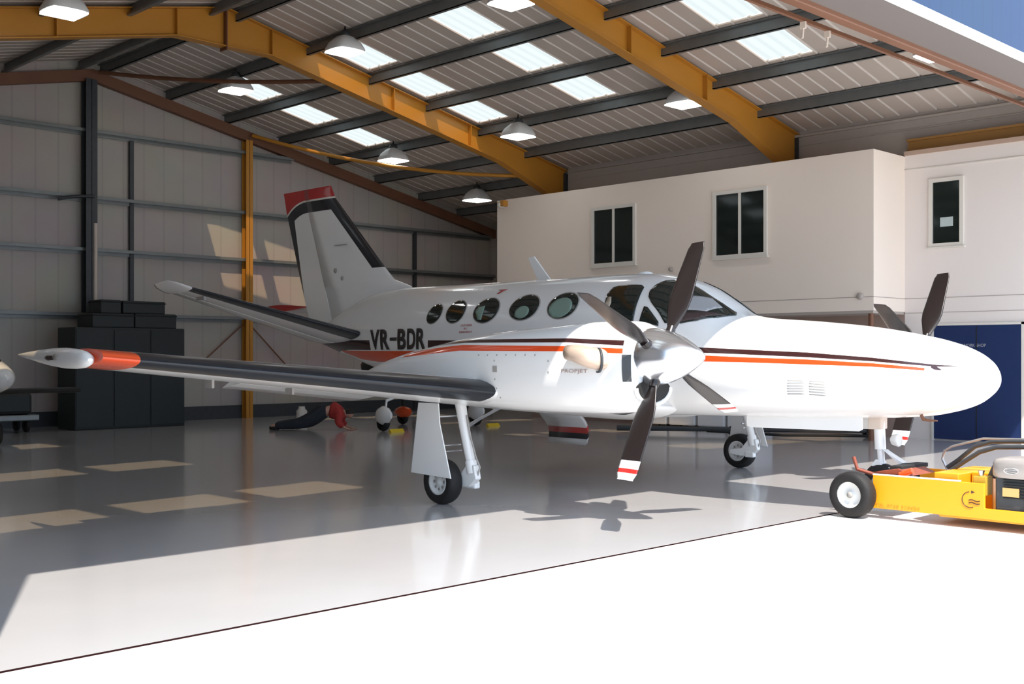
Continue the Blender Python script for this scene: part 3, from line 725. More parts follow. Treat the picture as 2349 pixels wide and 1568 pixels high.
# roof antennas
b = MB(); b.prism([(CX-.012, 10.02, 2.50), (CX-.012, 10.25, 2.50), (CX-.012, 10.44, 2.82), (CX-.012, 10.33, 2.83)], (.024, 0, 0)); b.build('blade_antenna', M['white'], air, .006)
b = MB(); b.lathe((CX, 8.5, 2.505), (0, 0, 1), [(0, .09), (.02, .085), (.035, .05), (.04, 0)], 16); b.build('roof_beacon', M['white'], air)

# airstair door hanging on the far side, painted like the fuselage
def strpt(y, k, th): p = Vector((CX+.62+.55*k+.10*math.sin(k*PI), y+.35*k, .80-.46*k)); return p+Vector((0, 0, -th))
b = MB(); n = 10; vs = []; fs = []; ms = []
for i in range(n+1):
    for yy in (10.10, 10.82):
        vs.append(strpt(yy, i/n, .0))
for i in range(n): fs.append((2*i, 2*i+1, 2*i+3, 2*i+2)); ms.append(1 if .42 < i/n+.05 < .62 else 2 if .62 < i/n+.05 < .82 else 0)
b.add(vs, fs, ms, True); o = b.build('airstair_door', [M['white'], M['red'], M['black']], air); sd = o.modifiers.new('thick', 'SOLIDIFY'); sd.thickness = .05

# nacelles, propellers, exhausts, landing gear
NT = [(6.42, 1.79, 1.10, .265), (6.46, 1.82, 1.07, .30), (6.6, 1.865, 1.035, .355), (7.0, 1.865, 1.01, .41), (7.5, 1.835, 1.005, .43), (8.1, 1.80, 1.01, .43), (8.65, 1.75, 1.04, .42), (9.2, 1.665, 1.08, .385), (9.6, 1.60, 1.12, .34), (10.0, 1.51, 1.17, .28), (10.35, 1.41, 1.24, .17), (10.55, 1.34, 1.29, .06), (10.62, 1.32, 1.31, .01)]
M['nac'] = curve_band_mat('nacelle_paint', M['white'], [
    (BR, [(6.5, 1.640, 1.686), (7.09, 1.672, 1.710), (8.57, 1.680, 1.712), (9.3, 1.64, 1.66)]),
    (OR, [(6.5, 1.570, 1.614), (7.09, 1.590, 1.638), (8.57, 1.60, 1.658), (9.3, 1.55, 1.61), (9.6, 1.53, 1.56)])])
def nsec(y): zt, zb, w_ = smooth_tab(NT, y); return zt, zb, w_
def npt(xc, y, a, n=2.5):
    zt, zb, w_ = nsec(y); zc = (zt+zb)/2+.05; c, s_ = math.cos(a), math.sin(a)
    return Vector((xc+w_*math.copysign(abs(c)**(2/n), c), y, zc+((zt-zc) if s_ >= 0 else (zc-zb))*math.copysign(abs(s_)**(2/n), s_)))
HZ, PY_ = 1.54, 6.30
def blade(parent, hub, ang):
    R = Vector((math.cos(ang), 0, math.sin(ang))); Y = Vector((0, 1, 0)); T = R.cross(Y)  # T: face normal, feathered
    rs = [.20, .26, .32, .40, .50, .60, .70, .80, .90, 1.0, 1.02, 1.075, 1.08, 1.115, 1.12, 1.165, 1.18]
    def chord(r): return .06+(.245-.06)*min(1, max(0, (r-.24)/.30)) if r < .6 else (.245-.04*(r-.6)/.5 if r < 1.16 else .165)
    b = MB(); rings = []; n = 12
    for r in rs:
        c = chord(r); th_ = .036-.028*min(1, (r-.2)/.8); tw = math.radians(14-22*(r-.2)); ring = []
        if r < .3: th_ = .045
        for j in range(n):
            a = 2*PI*j/n; u = math.cos(a)*c/2; v = math.sin(a)*th_/2
            u2 = u*math.cos(tw)-v*math.sin(tw); v2 = u*math.sin(tw)+v*math.cos(tw)
            ring.append(hub+R*r+Y*(u2+.0)+T*v2)
        rings.append(ring)
    def bm_(i, j):
        r = (rs[i]+rs[i+1])/2; face = j < n//2
        if r > 1.0 and not face:
            return 2 if 1.077 < r < 1.117 else 1
        return 0
    b.loft(rings, bm_, sm=True)
    o = b.build('propeller_blade', [M['prop'], M['flash'], M['red']], parent)
    MB().tube([hub+R*.18, hub+R*.30], [.055, .04], 12).build('blade_cuff', M['prop'], o)
    return o
for side in (-1, 1):
    xc = CX+side*2.5
    nac = MB(); rings = []; yy = 6.42
    ysn = [6.42, 6.43, 6.44, 6.46, 6.5, 6.55]+[6.6+.12*i for i in range(33)]+[10.6, 10.62]
    for y in ysn: rings.append([npt(xc, y, 2*PI*j/40) for j in range(40)])
    nac.loft(rings); na = nac.build('engine_nacelle', M['nac'], air)
    # front face detail: chin intake mouth with lip
    b = MB(); 
    ring = [(xc+.235*math.cos(a), 6.414, 1.265+.13*math.sin(a)*(1 if math.sin(a) < 0 else .5)) for a in [2*PI*i/28 for i in range(28)]]
    ring2 = [(x, 6.40, z) for x, y, z in ring]; b.loft([ring, ring2]); b.build('chin_intake', M['dark'], na, label='black intake mouth under the spinner')
    b = MB(); lp = [(xc+.245*math.cos(a), 6.405, 1.262+.15*math.sin(a)) for a in [PI+PI*i/18 for i in range(19)]]; b.tube(lp, .022, 8); b.build('intake_lip', M['white'], na)
    # side slot behind the spinner
    def nside(y, z, off):
        zt, zb, w_ = nsec(y); zc = (zt+zb)/2+.05; q = abs(z-zc)/((zt-zc) if z > zc else (zc-zb)); return (xc-(w_*(1-q**2.5)**.4+off), y, z)
    b = MB(); gz = [1.32+.24*i/6 for i in range(7)]
    b.add([nside(y, z, .006) for y in (6.432, 6.50) for z in gz], [(i, i+1, i+8, i+7) for i in range(6)]); o = b.build('cowl_slot', M['dsteel'], na); o.modifiers.new('t', 'SOLIDIFY').thickness = .006
    b = MB(); b.add([nside(y, z, .006) for y in (7.98, 8.04) for z in (1.39, 1.42, 1.45)], [(0, 1, 4, 3), (1, 2, 5, 4)]); o = b.build('access_port', M['seal'], na); o.modifiers.new('t', 'SOLIDIFY').thickness = .006
    # rows of fasteners
    b = MB()
    for p in [(8.25-.13*i, 1.555) for i in range(7)]+[(8.02, 1.5-.09*i) for i in range(5)]+[(7.3, 1.5-.1*i) for i in range(2)]:
        x, y, z = nside(p[0], p[1], .004); b.lathe((x+.004, y, z), (-1, 0, 0), [(0, .009), (.004, .008), (.005, 0)], 8)
    b.build('panel_fasteners', M['seal'], na)
    # exhaust stub
    b = MB(); sx = -1
    p0 = Vector(nside(6.83, 1.58, -.10))
    for ex in (-1, 1):
        mx = lambda v: Vector((xc+(v[0]-xc)*(1 if ex == -1 else -1), v[1], v[2]))
        xs = nside(6.9, 1.55, 0)[0]
        path = [(xs+.12, 6.69, 1.50), (xs+.03, 6.72, 1.52), (xs-.03, 6.77, 1.53), (xs-.07, 6.84, 1.555), (xs-.085, 6.92, 1.575), (xs-.09, 7.0, 1.58)]
        b = MB(); b.tube([mx(v) for v in path], [.098, .098, .095, .088, .078, .068], 20, cap=False)
        o = b.build('exhaust_stub', M['beige'], na); sd = o.modifiers.new('t', 'SOLIDIFY'); sd.thickness = .01
        b = MB(); b.lathe(mx((xs+.015, 6.725, 1.51)), (.8*(1 if ex == -1 else -1), -.45, 0), [(-.010, .10), (-.010, .114), (.010, .114), (.010, .10)], 20); b.build('exhaust_joint_shade', M['dsteel'], o)  # dark ring stands in for the shadow where stub meets nacelle
    if side == -1: lettering('nacelle_lettering', 'PROPJET', lambda a, c: nside(7.14-a, 1.385+c, .007), .30, .042, mat('worn_lettering', (.38, .27, .25), .6), na)
    # spinner and blades
    hub = Vector((xc, PY_, HZ))
    prof = [(-.15, .03), (-.15, .255), (-.12, .262), (-.03, .255), (.08, .228), (.20, .182), (.31, .124), (.39, .074), (.44, .033), (.455, 0)]
    pr = MB(); pr.lathe(hub, (0, -1, 0), prof, 40); pro = pr.build('spinner', M['chrome'], air, label='polished metal spinner')
    MB().lathe(hub, (0, -1, 0), [(-.165, .03), (-.165, .268), (-.148, .268), (-.148, .03)], 40).build('spinner_backplate', M['white'], pro)
    base = math.radians(63.5) if side == -1 else math.radians(60)
    for k in range(4): blade(pro, hub, base+k*PI/2)
    # main gear
    xw, yw, rw = CX+side*2.72, OY, .235
    zt = .99
    ty = MB(); ty.lathe((xw, yw, rw), (1, 0, 0), [(-.075, .135), (-.088, .16), (-.09, .195), (-.075, .222), (-.045, .234), (0, .236), (.045, .234), (.075, .222), (.09, .195), (.088, .16), (.075, .135)], 40)
    wh = ty.build('main_wheel', M['tyre'], air)
    h = MB(); h.lathe((xw, yw, rw), (1, 0, 0), [(-.07, 0), (-.07, .03), (-.045, .05), (-.05, .10), (-.075, .118), (-.078, .138), (.078, .138), (.075, .118), (.05, .10), (.045, .05), (.07, .03), (.07, 0)], 32)
    hb = h.build('wheel_hub', M['hubw'], wh)
    v = MB()
    for j in range(8):
        a = 2*PI*j/8
        for sx in (-1, 1): v.lathe((xw+sx*.046, yw+.076*math.cos(a), rw+.076*math.sin(a)), (sx, 0, 0), [(0, .016), (.006, .016), (.006, 0)], 10)
    v.build('hub_holes', M['seal'], hb)
    xi = xw-side*.14     # leg stands inboard
    g = MB(); g.tube([(xi, yw-.12, 1.05), (xi, yw-.18, .80), (xi, yw-.29, .42)], [.06, .054, .05], 14); g.tube([(xi, yw-.28, .46), (xi, yw-.31, .33)], [.062, .062], 14)
    leg = g.build('main_gear_leg', M['white'], air)
    g = MB(); g.prism([(xi-.04, yw-.37, .42), (xi-.04, yw-.25, .42), (xi-.04, yw-.14, .29), (xi-.04, yw+.05, .26), (xi-.04, yw+.05, .20), (xi-.04, yw-.14, .18), (xi-.04, yw-.30, .19), (xi-.04, yw-.40, .28)], (.08, 0, 0)); g.build('trailing_link', M['white'], leg, .012)
    g = MB(); g.tube([(xi, yw, rw-.01), (xw, yw, rw)], .022, 10); g.build('axle', M['alu'], leg)
    g = MB(); g.box(min(xi, xi-side*.05), yw-.34, .17, max(xi, xi-side*.05)+.03, yw-.20, .25); g.build('brake_caliper', M['white'], leg, .015)
    g = MB(); g.tube([(xi, yw-.22, .93), (xi, yw-.28, .70), (xi, yw-.36, .50), (xi, yw-.42, .40), (xi, yw-.38, .30)], .010, 6); g.build('brake_hose', M['seal'], leg)
    g = MB(); g.tube([(xi, yw-.18, .80), (xi-side*.10, yw-.62, 1.02)], .016, 8); g.tube([(xi, yw-.17, .77), (xi-side*.08, yw-.60, 1.02)], .010, 8); g.build('drag_brace', M['alu'], leg)
    # gear door, outboard
    xd = xw+side*.17
    g = MB(); g.prism([(xd, yw-.14, 1.06), (xd, yw+.18, 1.06), (xd, yw+.20, .95), (xd-side*.0, yw+.30, .32), (xd, yw-.33, .30), (xd, yw-.16, .85)], (side*.014, 0, 0)); gd = g.build('main_gear_door', M['white'], air, .004)
    g = MB(); g.tube([(xi, yw-.12, .62), (xd, yw-.12, .62)], .01, 8); g.tube([(xi, yw-.14, .56), (xd, yw-.14, .56)], .008, 8); g.tube([(xi, yw-.1, .92), (xd, yw-.1, .92)], .01, 8); g.build('door_link', M['alu'], gd)
    # nose gear door
    g = MB(); xx = CX+side*.20; g.prism([(xx, 5.60, .95), (xx, 6.95, .93), (xx, 6.95, .80), (xx, 6.90, .785), (xx, 5.64, .80), (xx, 5.60, .82)], (side*.012, 0, 0)); g.build('nose_gear_door', M['white'], air, .003)
# nose gear
ny = 5.50
g = MB(); g.tube([(CX, ny+.04, 1.0), (CX, ny+.02, .62)], .055, 14); g.tube([(CX, ny+.02, .62), (CX, ny, .36)], .035, 14); ng = g.build('nose_gear_leg', M['white'], air)
g = MB(); g.prism([(CX-.07, ny-.02, .95), (CX-.07, ny+.12, .95), (CX-.07, ny+.12, .82), (CX-.07, ny-.02, .82)], (.14, 0, 0)); g.build('leg_fairing', M['palew'], ng, .01)
g = MB(); g.prism([(CX-.05, ny-.03, .62), (CX-.05, ny-.06, .60), (CX-.05, ny-.24, .50), (CX-.05, ny-.22, .47)], (.1, 0, 0)); g.prism([(CX-.05, ny-.24, .50), (CX-.05, ny-.22, .47), (CX-.05, ny-.04, .40), (CX-.05, ny-.03, .43)], (.1, 0, 0)); g.build('torque_link', M['white'], ng)
g = MB(); g.lathe((CX, ny-.13, .72), (0, -1, 0), [(-.04, .02), (-.02, .05), (.04, .068), (.05, .064), (.04, .045), (.035, 0)], 18); g.build('taxi_light', M['hubw'], ng)
g = MB(); g.prism([(CX-.055, ny+.10, .46), (CX-.055, ny+.05, .52), (CX-.055, ny-.02, .50), (CX-.055, ny-.02, .40)], (.11, 0, 0)); g.build('fork', M['white'], ng, .01)
nw = MB().lathe((CX, ny, .29), (1, 0, 0), [(-.06, .09), (-.075, .13), (-.06, .175), (-.03, .19), (.03, .19), (.06, .175), (.075, .13), (.06, .09)], 32).build('nose_wheel', M['tyre'], air)
MB().lathe((CX, ny, .29), (1, 0, 0), [(-.055, 0), (-.055, .10), (.055, .10), (.055, 0)], 24).build('wheel_hub', M['hubw'], nw)
# small belly fittings
g = MB(); g.tube([(CX-.16, 5.02, .985), (CX-.16, 5.00, .945), (CX-.16, 4.95, .935), (CX-.16, 4.86, .935)], [.016, .018, .012, .007], 8); g.build("pitot_tube", M["redox"], air)
g = MB(); g.prism([(CX-.10, 5.20, .95), (CX-.10, 5.30, .95), (CX-.10, 5.28, 1.02)], (.01, 0, 0)); g.build('step_fitting', M['seal'], air)

# ================================================================ AIRCRAFT TUG (in front of the nose wheel)
tug = thing('aircraft_tug', 'yellow low pedestrian aircraft tug with petrol engine gripping the nose wheel', 'tug', (10.6, 4.6, 0))
TX0, TX1 = 10.10, 11.10
fr = MB()
for xa in (TX0, TX1-.03):
    fr.prism([(xa, 5.34, .10), (xa, 5.34, .415), (xa, 4.27, .415), (xa, 4.27, .195), (xa, 3.2, .195), (xa, 3.2, .08), (xa, 4.27, .10)], (.03, 0, 0))
fr.box(TX0+.03, 3.2, .08, TX1-.03, 4.7, .12); fr.box(TX0+.03, 5.0, .36, TX0+.10, 5.33, .40); fr.build('chassis', M['tugy'], tug, .006)
MB().box(TX0, 4.50, .415, TX0+.045, 5.34, .425).build('top_rail', M['flash'], tug)
MB().box(TX0+.10, 4.55, .12, TX1-.05, 4.78, .475).box(TX0+.35, 4.34, .12, TX1-.12, 4.54, .475).build('tool_box', M['tugy'], tug, .008)
MB().box(TX0+.06, 4.28, .3, TX0+.2, 4.40, .47).build('side_bracket', mat('olive_yellow', (.45, .27, .02), .5), tug, .006)
for xs, lab in ((TX0-.09, 0), (TX1+.09, 1)):
    cy, rr_ = 5.50, .222
    w_ = MB().lathe((xs, cy, rr_), (1, 0, 0), [(-.075, .125), (-.085, .16), (-.08, .195), (-.055, .217), (0, .222), (.055, .217), (.08, .195), (.085, .16), (.075, .125)], 36).build('wheel', M['tyre'], tug)
    MB().lathe((xs, cy, rr_), (1, 0, 0), [(-.045, 0), (-.045, .035), (-.03, .04), (-.03, .10), (-.06, .118), (-.065, .132), (.065, .132), (.06, .118), (.03, .1), (.03, .04), (.045, .035), (.045, 0)], 28).build('wheel_rim', M['hubw'], w_)
    MB().lathe((xs, cy, rr_), (1, 0, 0), [(-.06, 0), (-.06, .03), (.06, .03), (.06, 0)], 18).build('hub_cap', M['seal'], w_)
MB().tube([(TX0-.1, 5.50, .222), (TX1+.1, 5.50, .222)], .02, 10).build('axle', M['dsteel'], tug)
# cradle and strap
g = MB(); g.prism([(TX0+.12, 5.42, .42), (TX0+.12, 5.30, .45), (TX0+.12, 5.14, .48), (TX0+.12, 5.0, .42)], (.5, 0, 0)); g.tube([(TX0+.15, 5.62, .56), (TX0+.15, 5.58, .44), (TX0+.2, 5.44, .40), (TX0+.3, 5.3, .42)], .02, 8); g.build('wheel_cradle', M['rust'], tug, .01)
MB().box(TX0+.14, 5.12, .46, TX0+.7, 5.24, .50).build('cradle_pad', M['dark'], tug, .006)
MB().tube([(TX0+.12, 5.12, .42), (TX0+.12, 5.0, .47)], .03, 10).build('winch_drum', M['orange'], tug)
# engine
en = MB(); en.box(TX0+.05, 3.55, .12, TX0+.42, 4.20, .50); eb = en.build('engine_block', M['dsteel'], tug, .02)
f = MB()
for i in range(7): f.box(TX0+.03, 3.68+i*.0, .30+i*.026, TX0+.06, 4.12, .31+i*.026)
f.build('cooling_fins', M['dark'], eb)
MB().box(TX0+.02, 3.98, .315, TX0+.045, 4.12, .39).build('data_plate', M['amber'], eb)
MB().lathe((TX0+.04, 3.82, .30), (-1, 0, 0), [(-.04, .1), (.02, .1), (.05, .06), (.05, 0)], 20).build('recoil_starter', M['alu'], eb)
rr = []
for z, k in ((.475, .96), (.49, 1), (.60, 1), (.635, .93), (.65, .72), (.655, .4)):
    rr.append([(TX0+.22+.21*k*math.copysign(abs(math.cos(a))**.55, math.cos(a)), 3.92+.33*k*math.copysign(abs(math.sin(a))**.55, math.sin(a)), z) for a in [2*PI*i/36 for i in range(36)]])
cw = MB().loft(rr).build('engine_cover', M['engine'], tug)
g = MB(); rg = [(TX0+.004, 4.04+.062*math.cos(a), .545+.026*math.sin(a)) for a in [2*PI*i/24 for i in range(24)]]; g.tube(rg+[rg[0]], .004, 6, cap=False)
for dz in (-.008, .008): g.box(TX0+.0, 4.0, .545+dz-.003, TX0+.008, 4.08, .545+dz+.003)
g.build('maker_badge', M['chrome'], cw)
MB().lathe((TX0+.2, 3.95, .65), (0, 0, 1), [(0, .045), (.03, .045), (.035, 0)], 16).build('fuel_cap', M['alu'], cw)
MB().tube([(TX0+.1, 4.34, .40), (TX0+.1, 4.34, .46), (TX0+.1, 4.34, .52)], [.015, .015, .03], 10).build('grease_fitting', M['alu'], tug)
MB().tube([(TX0+.25, 4.30, .45), (TX0+.25, 4.25, .56), (TX0+.25, 4.2, .60)], .025, 8).tube([(TX0+.32, 4.34, .45), (TX0+.32, 4.30, .54)], .035, 8).build('exhaust_pipe', M['dsteel'], tug)
# handlebars
g = MB()
for xo, dy, dz in ((.75, .0, .02), (.50, -.15, -.01)):
    g.tube([(TX0+xo, 4.95+dy, .46), (TX0+xo, 4.84+dy, .54), (TX0+xo, 4.68+dy, .66+dz), (TX0+xo, 4.52+dy, .715+dz), (TX0+xo, 4.2+dy, .735+dz), (TX0+xo, 3.2, .745+dz)], .022, 10)
g.build('handlebar', M['dsteel'], tug)
g = MB(); g.tube([(TX0+.75, 4.95, .44), (TX0+.75, 5.0, .54), (TX0+.75, 4.98, .62), (TX0+.75, 4.9, .67), (TX0+.75, 4.6, .76), (TX0+.75, 3.2, .80)], .012, 8); g.build('control_cable', M['alu'], tug)
# circle-arrow and wave emblem on the side plate
def tp(y, z): return (TX0-.003, y, z)
cyy, czz, rr_ = 4.40, .262, .070
g = MB(); g.tube([tp(cyy-rr_*math.cos(a), czz+rr_*math.sin(a)) for a in [math.radians(t) for t in range(95, 300, 8)]], .0035, 6)
g.prism([tp(cyy-.012, czz+rr_+.014), tp(cyy-.012, czz+rr_-.014), tp(cyy-.045, czz+rr_)], (.004, 0, 0))
for dz in (-.005, -.03):
    g.tube([tp(cyy+.01-.1*i/12, czz+dz+.006*math.sin(i/12*2*PI)) for i in range(13)], .0045, 6)
g.build('emblem', M['maroon'], tug)
lettering('side_lettering', 'TEL 0765 310424', lambda a, c: tp(5.31-a, .122+c), .44, .028, M['otxt'], tug)

# ================================================================ THINGS AT THE BACK
def crate(x0, y0, z0, x1, y1, z1, label, nm='crate', cat='crate', doors=0):
    t = thing(nm, label, cat, ((x0+x1)/2, (y0+y1)/2, z0))
    MB().box(x0, y0, z0, x1, y1, z1).build('case_body', M['crate'], t, .02)
    if doors:
        for i in range(doors):
            wd = (x1-x0)/doors; MB().box(x0+i*wd+.02, y0-.02, z0+.05, x0+(i+1)*wd-.02, y0, z1-.05).build('panel', M['crate'], t, .006)
    else: MB().box(x0-.01, y0-.01, z1-.06, x1+.01, y1+.01, z1-.03).build('lid_rim', M['dark'], t, .006)
    return t
crate(10.08, 23.0, 0, 12.55, 23.85, 2.13, 'large black storage case standing on the floor by the dark back column', 'storage_case', 'case', 3)
crate(10.48, 23.05, 2.13, 11.40, 23.8, 2.43, 'black crate on the large case, left of the lower pair')
crate(11.42, 23.05, 2.13, 12.38, 23.8, 2.44, 'black crate on the large case, right of the lower pair')
crate(10.68, 23.1, 2.43, 11.13, 23.7, 2.72, 'small black crate topmost on the left of the stack')
crate(11.17, 23.1, 2.44, 12.14, 23.7, 2.71, 'wide black crate topmost on the right of the stack')
# crouching person
def skin(name, nodes, edges, m, parent, sub=2):
    me = bpy.data.meshes.new(name); off = wl(parent) if parent else Vector((0, 0, 0))
    me.from_pydata([Vector(p)-off for p, r in nodes], edges, []); o = bpy.data.objects.new(name, me); C.objects.link(o); o.parent = parent
    o.modifiers.new('skin', 'SKIN'); sv = me.skin_vertices[0].data
    for i, (p, r) in enumerate(nodes): sv[i].radius = (r, r)
    sv[0].use_root = True
    s = o.modifiers.new('sub', 'SUBSURF'); s.levels = sub; s.render_levels = sub; me.materials.append(m)
    return o
F0 = Vector((13.12, 20.44, 0)); U = Vector((.712, -.702, 0)); V = Vector((.702, .712, 0))
def P3(a, s_, z): return F0+U*a+V*s_+Vector((0, 0, z))
per = thing('person', 'person in red jacket and dark trousers crouching on hands and knees on the hangar floor', 'person', tuple(F0+U*.8))
bn = [(P3(1.10, 0, .42), .12), (P3(1.28, 0, .44), .115), (P3(1.46, 0, .37), .12), (P3(1.56, 0, .33), .05), (P3(1.64, 0, .33), .085), (P3(1.70, 0, .27), .07)]
be = [(0, 1), (1, 2), (2, 3), (3, 4), (4, 5)]
def limb(st, pts):
    a = st
    for p, r in pts: bn.append((p, r)); be.append((a, len(bn)-1)); a = len(bn)-1
for sd_ in (-1, 1):
    limb(0, [(P3(1.06, sd_*.12, .34), .09), (P3(.68+.06*sd_, sd_*.14, .10), .06), (P3(.30, sd_*.13, .08), .045), (P3(.06, sd_*.13, .09), .04), (P3(.0, sd_*.13, .03), .03)])
    limb(2, [(P3(1.46, sd_*.18, .32), .05), (P3(1.42, sd_*.22, .14), .038), (P3(1.60, sd_*.20, .035), .028), (P3(1.68, sd_*.20, .02), .022)])
skin('body', bn, be, M['skin'], per)
tn = [(P3(1.08, 0, .40), .21), (P3(1.22, 0, .42), .18)]; te_ = [(0, 1)]
for sd_ in (-1, 1):
    a = 0
    for p, r in [(P3(1.02, sd_*.12, .32), .16), (P3(.70+.06*sd_, sd_*.14, .14), .13), (P3(.34, sd_*.13, .11), .10), (P3(.10, sd_*.13, .09), .08)]: tn.append((p, r)); te_.append((a, len(tn)-1)); a = len(tn)-1
skin('trousers', tn, te_, M['trousers'], per)
jn = [(P3(1.20, 0, .42), .20), (P3(1.34, 0, .40), .20), (P3(1.47, 0, .33), .19)]; je = [(0, 1), (1, 2)]
for sd_ in (-1, 1):
    a = 2
    for p, r in [(P3(1.46, sd_*.18, .30), .11), (P3(1.42, sd_*.22, .16), .085), (P3(1.54, sd_*.20, .07), .06)]: jn.append((p, r)); je.append((a, len(jn)-1)); a = len(jn)-1
skin('jacket', jn, je, M['jacket'], per)
MB().lathe(P3(1.63, 0, .36), (0, 0, 1), [(-.03, .09), (.02, .095), (.06, .075), (.085, .03), (.09, 0)], 18).build('hair', M['hair'], per)
for sd_ in (-1, 1):
    MB().lathe(P3(.02, sd_*.13, .045), (U.x, U.y, 0), [(-.03, 0), (-.02, .04), (.05, .045), (.12, .05), (.13, 0)], 14).build('shoe', M['dark'], per)
    for q in range(5):
        b_ = P3(1.68, sd_*.20+(q-2)*.016, .02); MB().tube([b_, b_+U*(.05+.008*(2-abs(q-2)))+Vector((0, 0, -.004)), b_+U*(.075+.01*(2-abs(q-2)))+Vector((0, 0, -.012))], [.009, .008, .006], 6).build('finger', M['skin'], per)
MB().lathe((14.6, 21.5, 0), (0, 0, 1), [(0, 0), (0, .12), (.30, .12), (.36, .07), (.40, .07), (.40, 0)], 18).build('paint_tin', M['frame'])
tag(bpy.data.objects['paint_tin'], 'small pale can standing on the floor behind the crouching person', 'can')

# light aircraft behind (nose towards the back wall)
la = thing('light_aircraft', 'small white high-wing light aircraft with red wing edge parked behind the turboprop', 'aircraft', (15.75, 18.4, 0))
rr = []
for y, zt, zb, hw_ in ((13.6, 1.60, 1.40, .05), (14.5, 1.70, 1.20, .14), (16.0, 1.95, .95, .30), (17.2, 2.34, .78, .46), (18.2, 2.44, .74, .50), (19.2, 2.44, .78, .48), (19.6, 1.72, .82, .42), (20.3, 1.62, .90, .36), (20.55, 1.52, 1.06, .22)):
    rr.append([(15.75+hw_*math.cos(a), y, (zt+zb)/2+(zt-zb)/2*math.sin(a)) for a in [2*PI*i/24 for i in range(24)]])
MB().loft(rr, lambda i, j: 1 if i >= 6 else 0).build('fuselage', [M['white'], M['crate']], la)
rr = [foil_ring(15.75+o_, 19.6, 2.47, -1.4, .10)[0] for o_ in (-3.3, -3.2, 0, 3.1, 3.2)]
MB().loft(rr, lambda i, j: 1 if (i in (0, 3) or j < 4 or j > 24) else 0).build('wing', [M['white'], M['red']], la)
for sd_ in (-1, 1):
    MB().tube([(15.75+sd_*.45, 18.4, .95), (15.75+sd_*2.2, 18.9, 2.42)], .022, 8).build('wing_strut', M['yel'], la)
    xw = 15.75+sd_*1.28
    lg = MB().tube([(15.75+sd_*.4, 18.4, .85), (xw-sd_*.08, 18.4, .62), (xw-sd_*.05, 18.4, .35)], [.035, .03, .025], 10).build('gear_leg', M['white'], la)
    MB().lathe((xw, 18.4, .17), (1, 0, 0), [(-.05, .08), (-.055, .15), (0, .17), (.055, .15), (.05, .08)], 24).build('main_wheel', M['tyre'], la)
    rr = [[(xw+a1*math.cos(t), y, zc+c1*math.sin(t)) for t in [2*PI*i/18 for i in range(18)]] for y, zc, a1, c1 in ((18.62, .30, .03, .05), (18.55, .31, .09, .15), (18.4, .32, .12, .20), (18.25, .32, .10, .16), (18.14, .33, .03, .06))]
    MB().loft(rr).build('wheel_fairing', M['white'], la)
    rr = [foil_ring(15.75+sd_*o_, 14.5, 1.55, -.7, .1)[0] for o_ in (.05, 1.3)]
    MB().loft(rr).build('tailplane', M['white'], la)
MB().prism([(15.73, 14.3, 1.6), (15.73, 13.5, 1.55), (15.73, 13.35, 2.3), (15.73, 13.75, 2.3)], (.04, 0, 0)).build('tail_fin', M['white'], la, .01)
MB().lathe((15.75, 20.55, 1.32), (0, 1, 0), [(0, .13), (.12, .12), (.25, .05), (.28, 0)], 20).build('spinner', M['red'], la)
MB().tube([(15.75, 20.66, 1.32), (15.45, 20.66, 1.75), (15.30, 20.66, 2.0)], [.03, .05, .03], 8).tube([(15.75, 20.66, 1.32), (16.05, 20.66, .9), (16.2, 20.66, .65)], [.03, .05, .03], 8).build('propeller', M['dark'], la)
MB().tube([(16.2, 19.9, .9), (16.2, 19.9, .3)], .03, 8).lathe((16.2, 19.9, .16), (1, 0, 0), [(-.05, .07), (-.05, .14), (0, .16), (.05, .14), (.05, .07)], 20).build('nose_wheel', M['tyre'], la)
MB().lathe((16.2, 19.9, .28), (0, 1, 0), [(-.3, 0), (-.2, .1), (0, .14), (.2, .08), (.3, 0)], 16).build('nose_wheel_fairing', M['orange'], la)
for (x, y), lab in (((14.42, 17.95), 'yellow wheel chock by the left white wheel fairing of the light aircraft'), ((17.1, 17.95), 'yellow wheel chock by the right white wheel fairing of the light aircraft')):
    s = MB(); s.prism([(x-.12, y-.03, 0), (x-.12, y+.08, 0), (x-.12, y+.03, .07)], (.34, 0, 0)); tag(s.build('wheel_chock', M['yel']), lab, 'chock')

# aircraft nose at the left edge
lb = thing('parked_aircraft', 'white rounded nose of another aircraft at the left edge of the photo', 'aircraft', (6.9, 19.8, 0))
rr = []
for y, zt, zb, hw_ in ((18.05, 1.21, 1.17, .02), (18.12, 1.29, 1.08, .12), (18.3, 1.38, 1.0, .22), (18.7, 1.48, .93, .33), (19.3, 1.62, .88, .42), (20.2, 2.0, .84, .5), (21.2, 2.0, .84, .5), (23.4, 1.5, 1.1, .2)):
    rr.append([(6.85+hw_*math.cos(a), y, (zt+zb)/2+(zt-zb)/2*math.sin(a)) for a in [2*PI*i/28 for i in range(28)]])
MB().loft(rr).build('fuselage', M['white'], lb)
rr = [foil_ring(x, 19.7, .93, 1.1, .09)[0] for x in (5.0, 6.85, 8.6, 8.75)]
MB().loft(rr, lambda i, j: 1 if j < 4 or j > 24 else 0).build('wing', [M['dsteel'], M['dark']], lb)
MB().lathe((6.85, 18.7, 1.40), (0, 1, 0), [(-.25, 0), (0, .16), (.5, .26), (1.0, .2)], 20).build('canopy', M['crate'], lb)
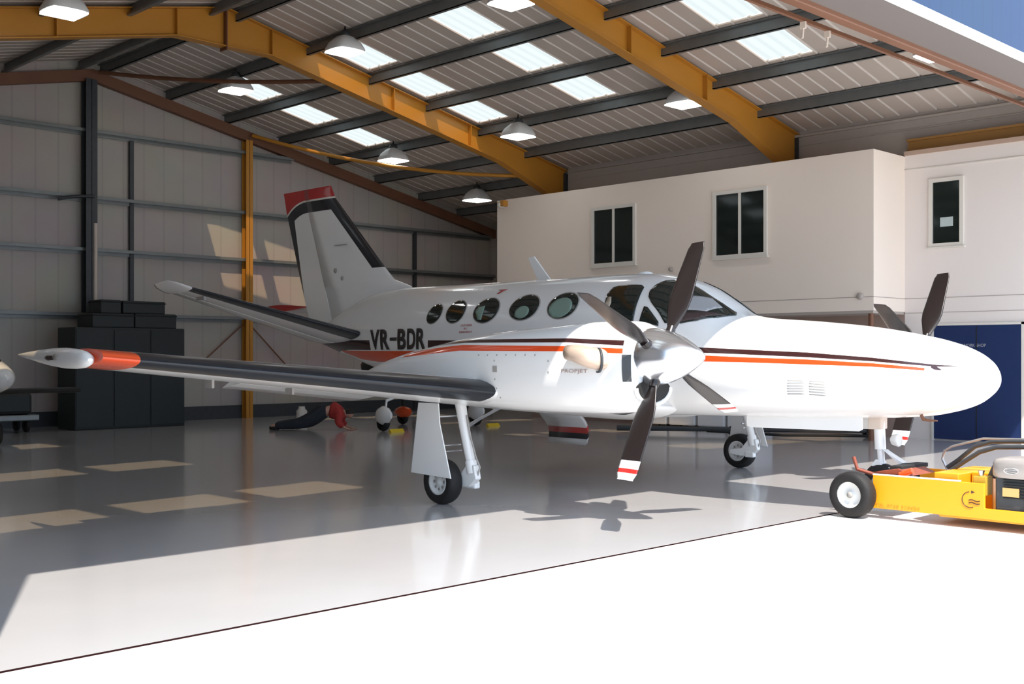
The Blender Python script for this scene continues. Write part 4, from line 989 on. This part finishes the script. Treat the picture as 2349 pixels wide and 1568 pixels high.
for x in (6.3, 7.4):
    MB().tube([(x, 20.1, .9), (x, 20.1, .3)], .05, 10).lathe((x, 20.1, .22), (1, 0, 0), [(-.08, .1), (-.08, .2), (0, .22), (.08, .2), (.08, .1)], 24).build('main_wheel', M['tyre'], lb)
t = thing('equipment_trolley', 'low grey trolley with dark bundle on the floor at the left edge', 'trolley', (8.5, 23.4, 0))
MB().box(7.6, 23.0, .24, 9.36, 23.8, .36).build('trolley_deck', M['steel'], t, .02)
MB().box(7.6, 23.05, .36, 9.25, 23.75, .80).build('bundle', M['crate'], t, .08)
for x in (7.8, 9.15):
    for y in (23.15, 23.65): MB().lathe((x, y, .14), (1, 0, 0), [(-.03, .03), (-.03, .13), (0, .14), (.03, .13), (.03, .03)], 18).build('castor', M['tyre'], t)

# long black tow bar beyond the belly, dust-sheeted cabinets under the office
t = thing('tow_bar', 'long black tow bar lying low beyond the aircraft belly', 'tow bar', (18.4, 12.8, 0))
g = MB(); p0, p1 = Vector((17.5, 14.75, .10)), Vector((19.9, 10.35, .13))
g.tube([p0, p0.lerp(p1, .3), p1], [.055, .05, .04], 10); g.build('bar', M['dsteel'], t)
g = MB(); g.tube([p0.lerp(p1, .35)+Vector((-.1, -.1, -.03)), p0.lerp(p1, .65)+Vector((-.5, -.3, -.06)), p1+Vector((-.35, -.1, -.07))], .025, 8); g.build('drag_link', M['dark'], t)
for k_ in (.45, .95):
    c = p0.lerp(p1, k_); MB().lathe((c.x, c.y, .09), (1, 0, 0), [(-.04, .03), (-.04, .08), (0, .09), (.04, .08), (.04, .03)], 18).build('roller', M['tyre'], t)
k = 0
for ya, lab in ((15.5, 'pale sheet-covered cabinet farthest left under the office overhang'), (14.75, 'pale sheet-covered cabinet second from left under the office'), (14.0, 'pale sheet-covered cabinet third from left under the office'), (13.25, 'pale sheet-covered cabinet nearest the camera under the office')):
    t = thing('cabinet', lab, 'cabinet', (19.85, ya, 0), 'covered cabinets under the office')
    MB().box(19.6, ya-.34, .06, 20.25, ya+.34, .85).build('body', M['cloth'], t, .03)
    for xx in (19.64, 20.2):
        for yy in (-.3, .3): MB().tube([(xx, ya+yy, 0), (xx, ya+yy, .07)], .02, 8).build('leg', M['dsteel'], t)
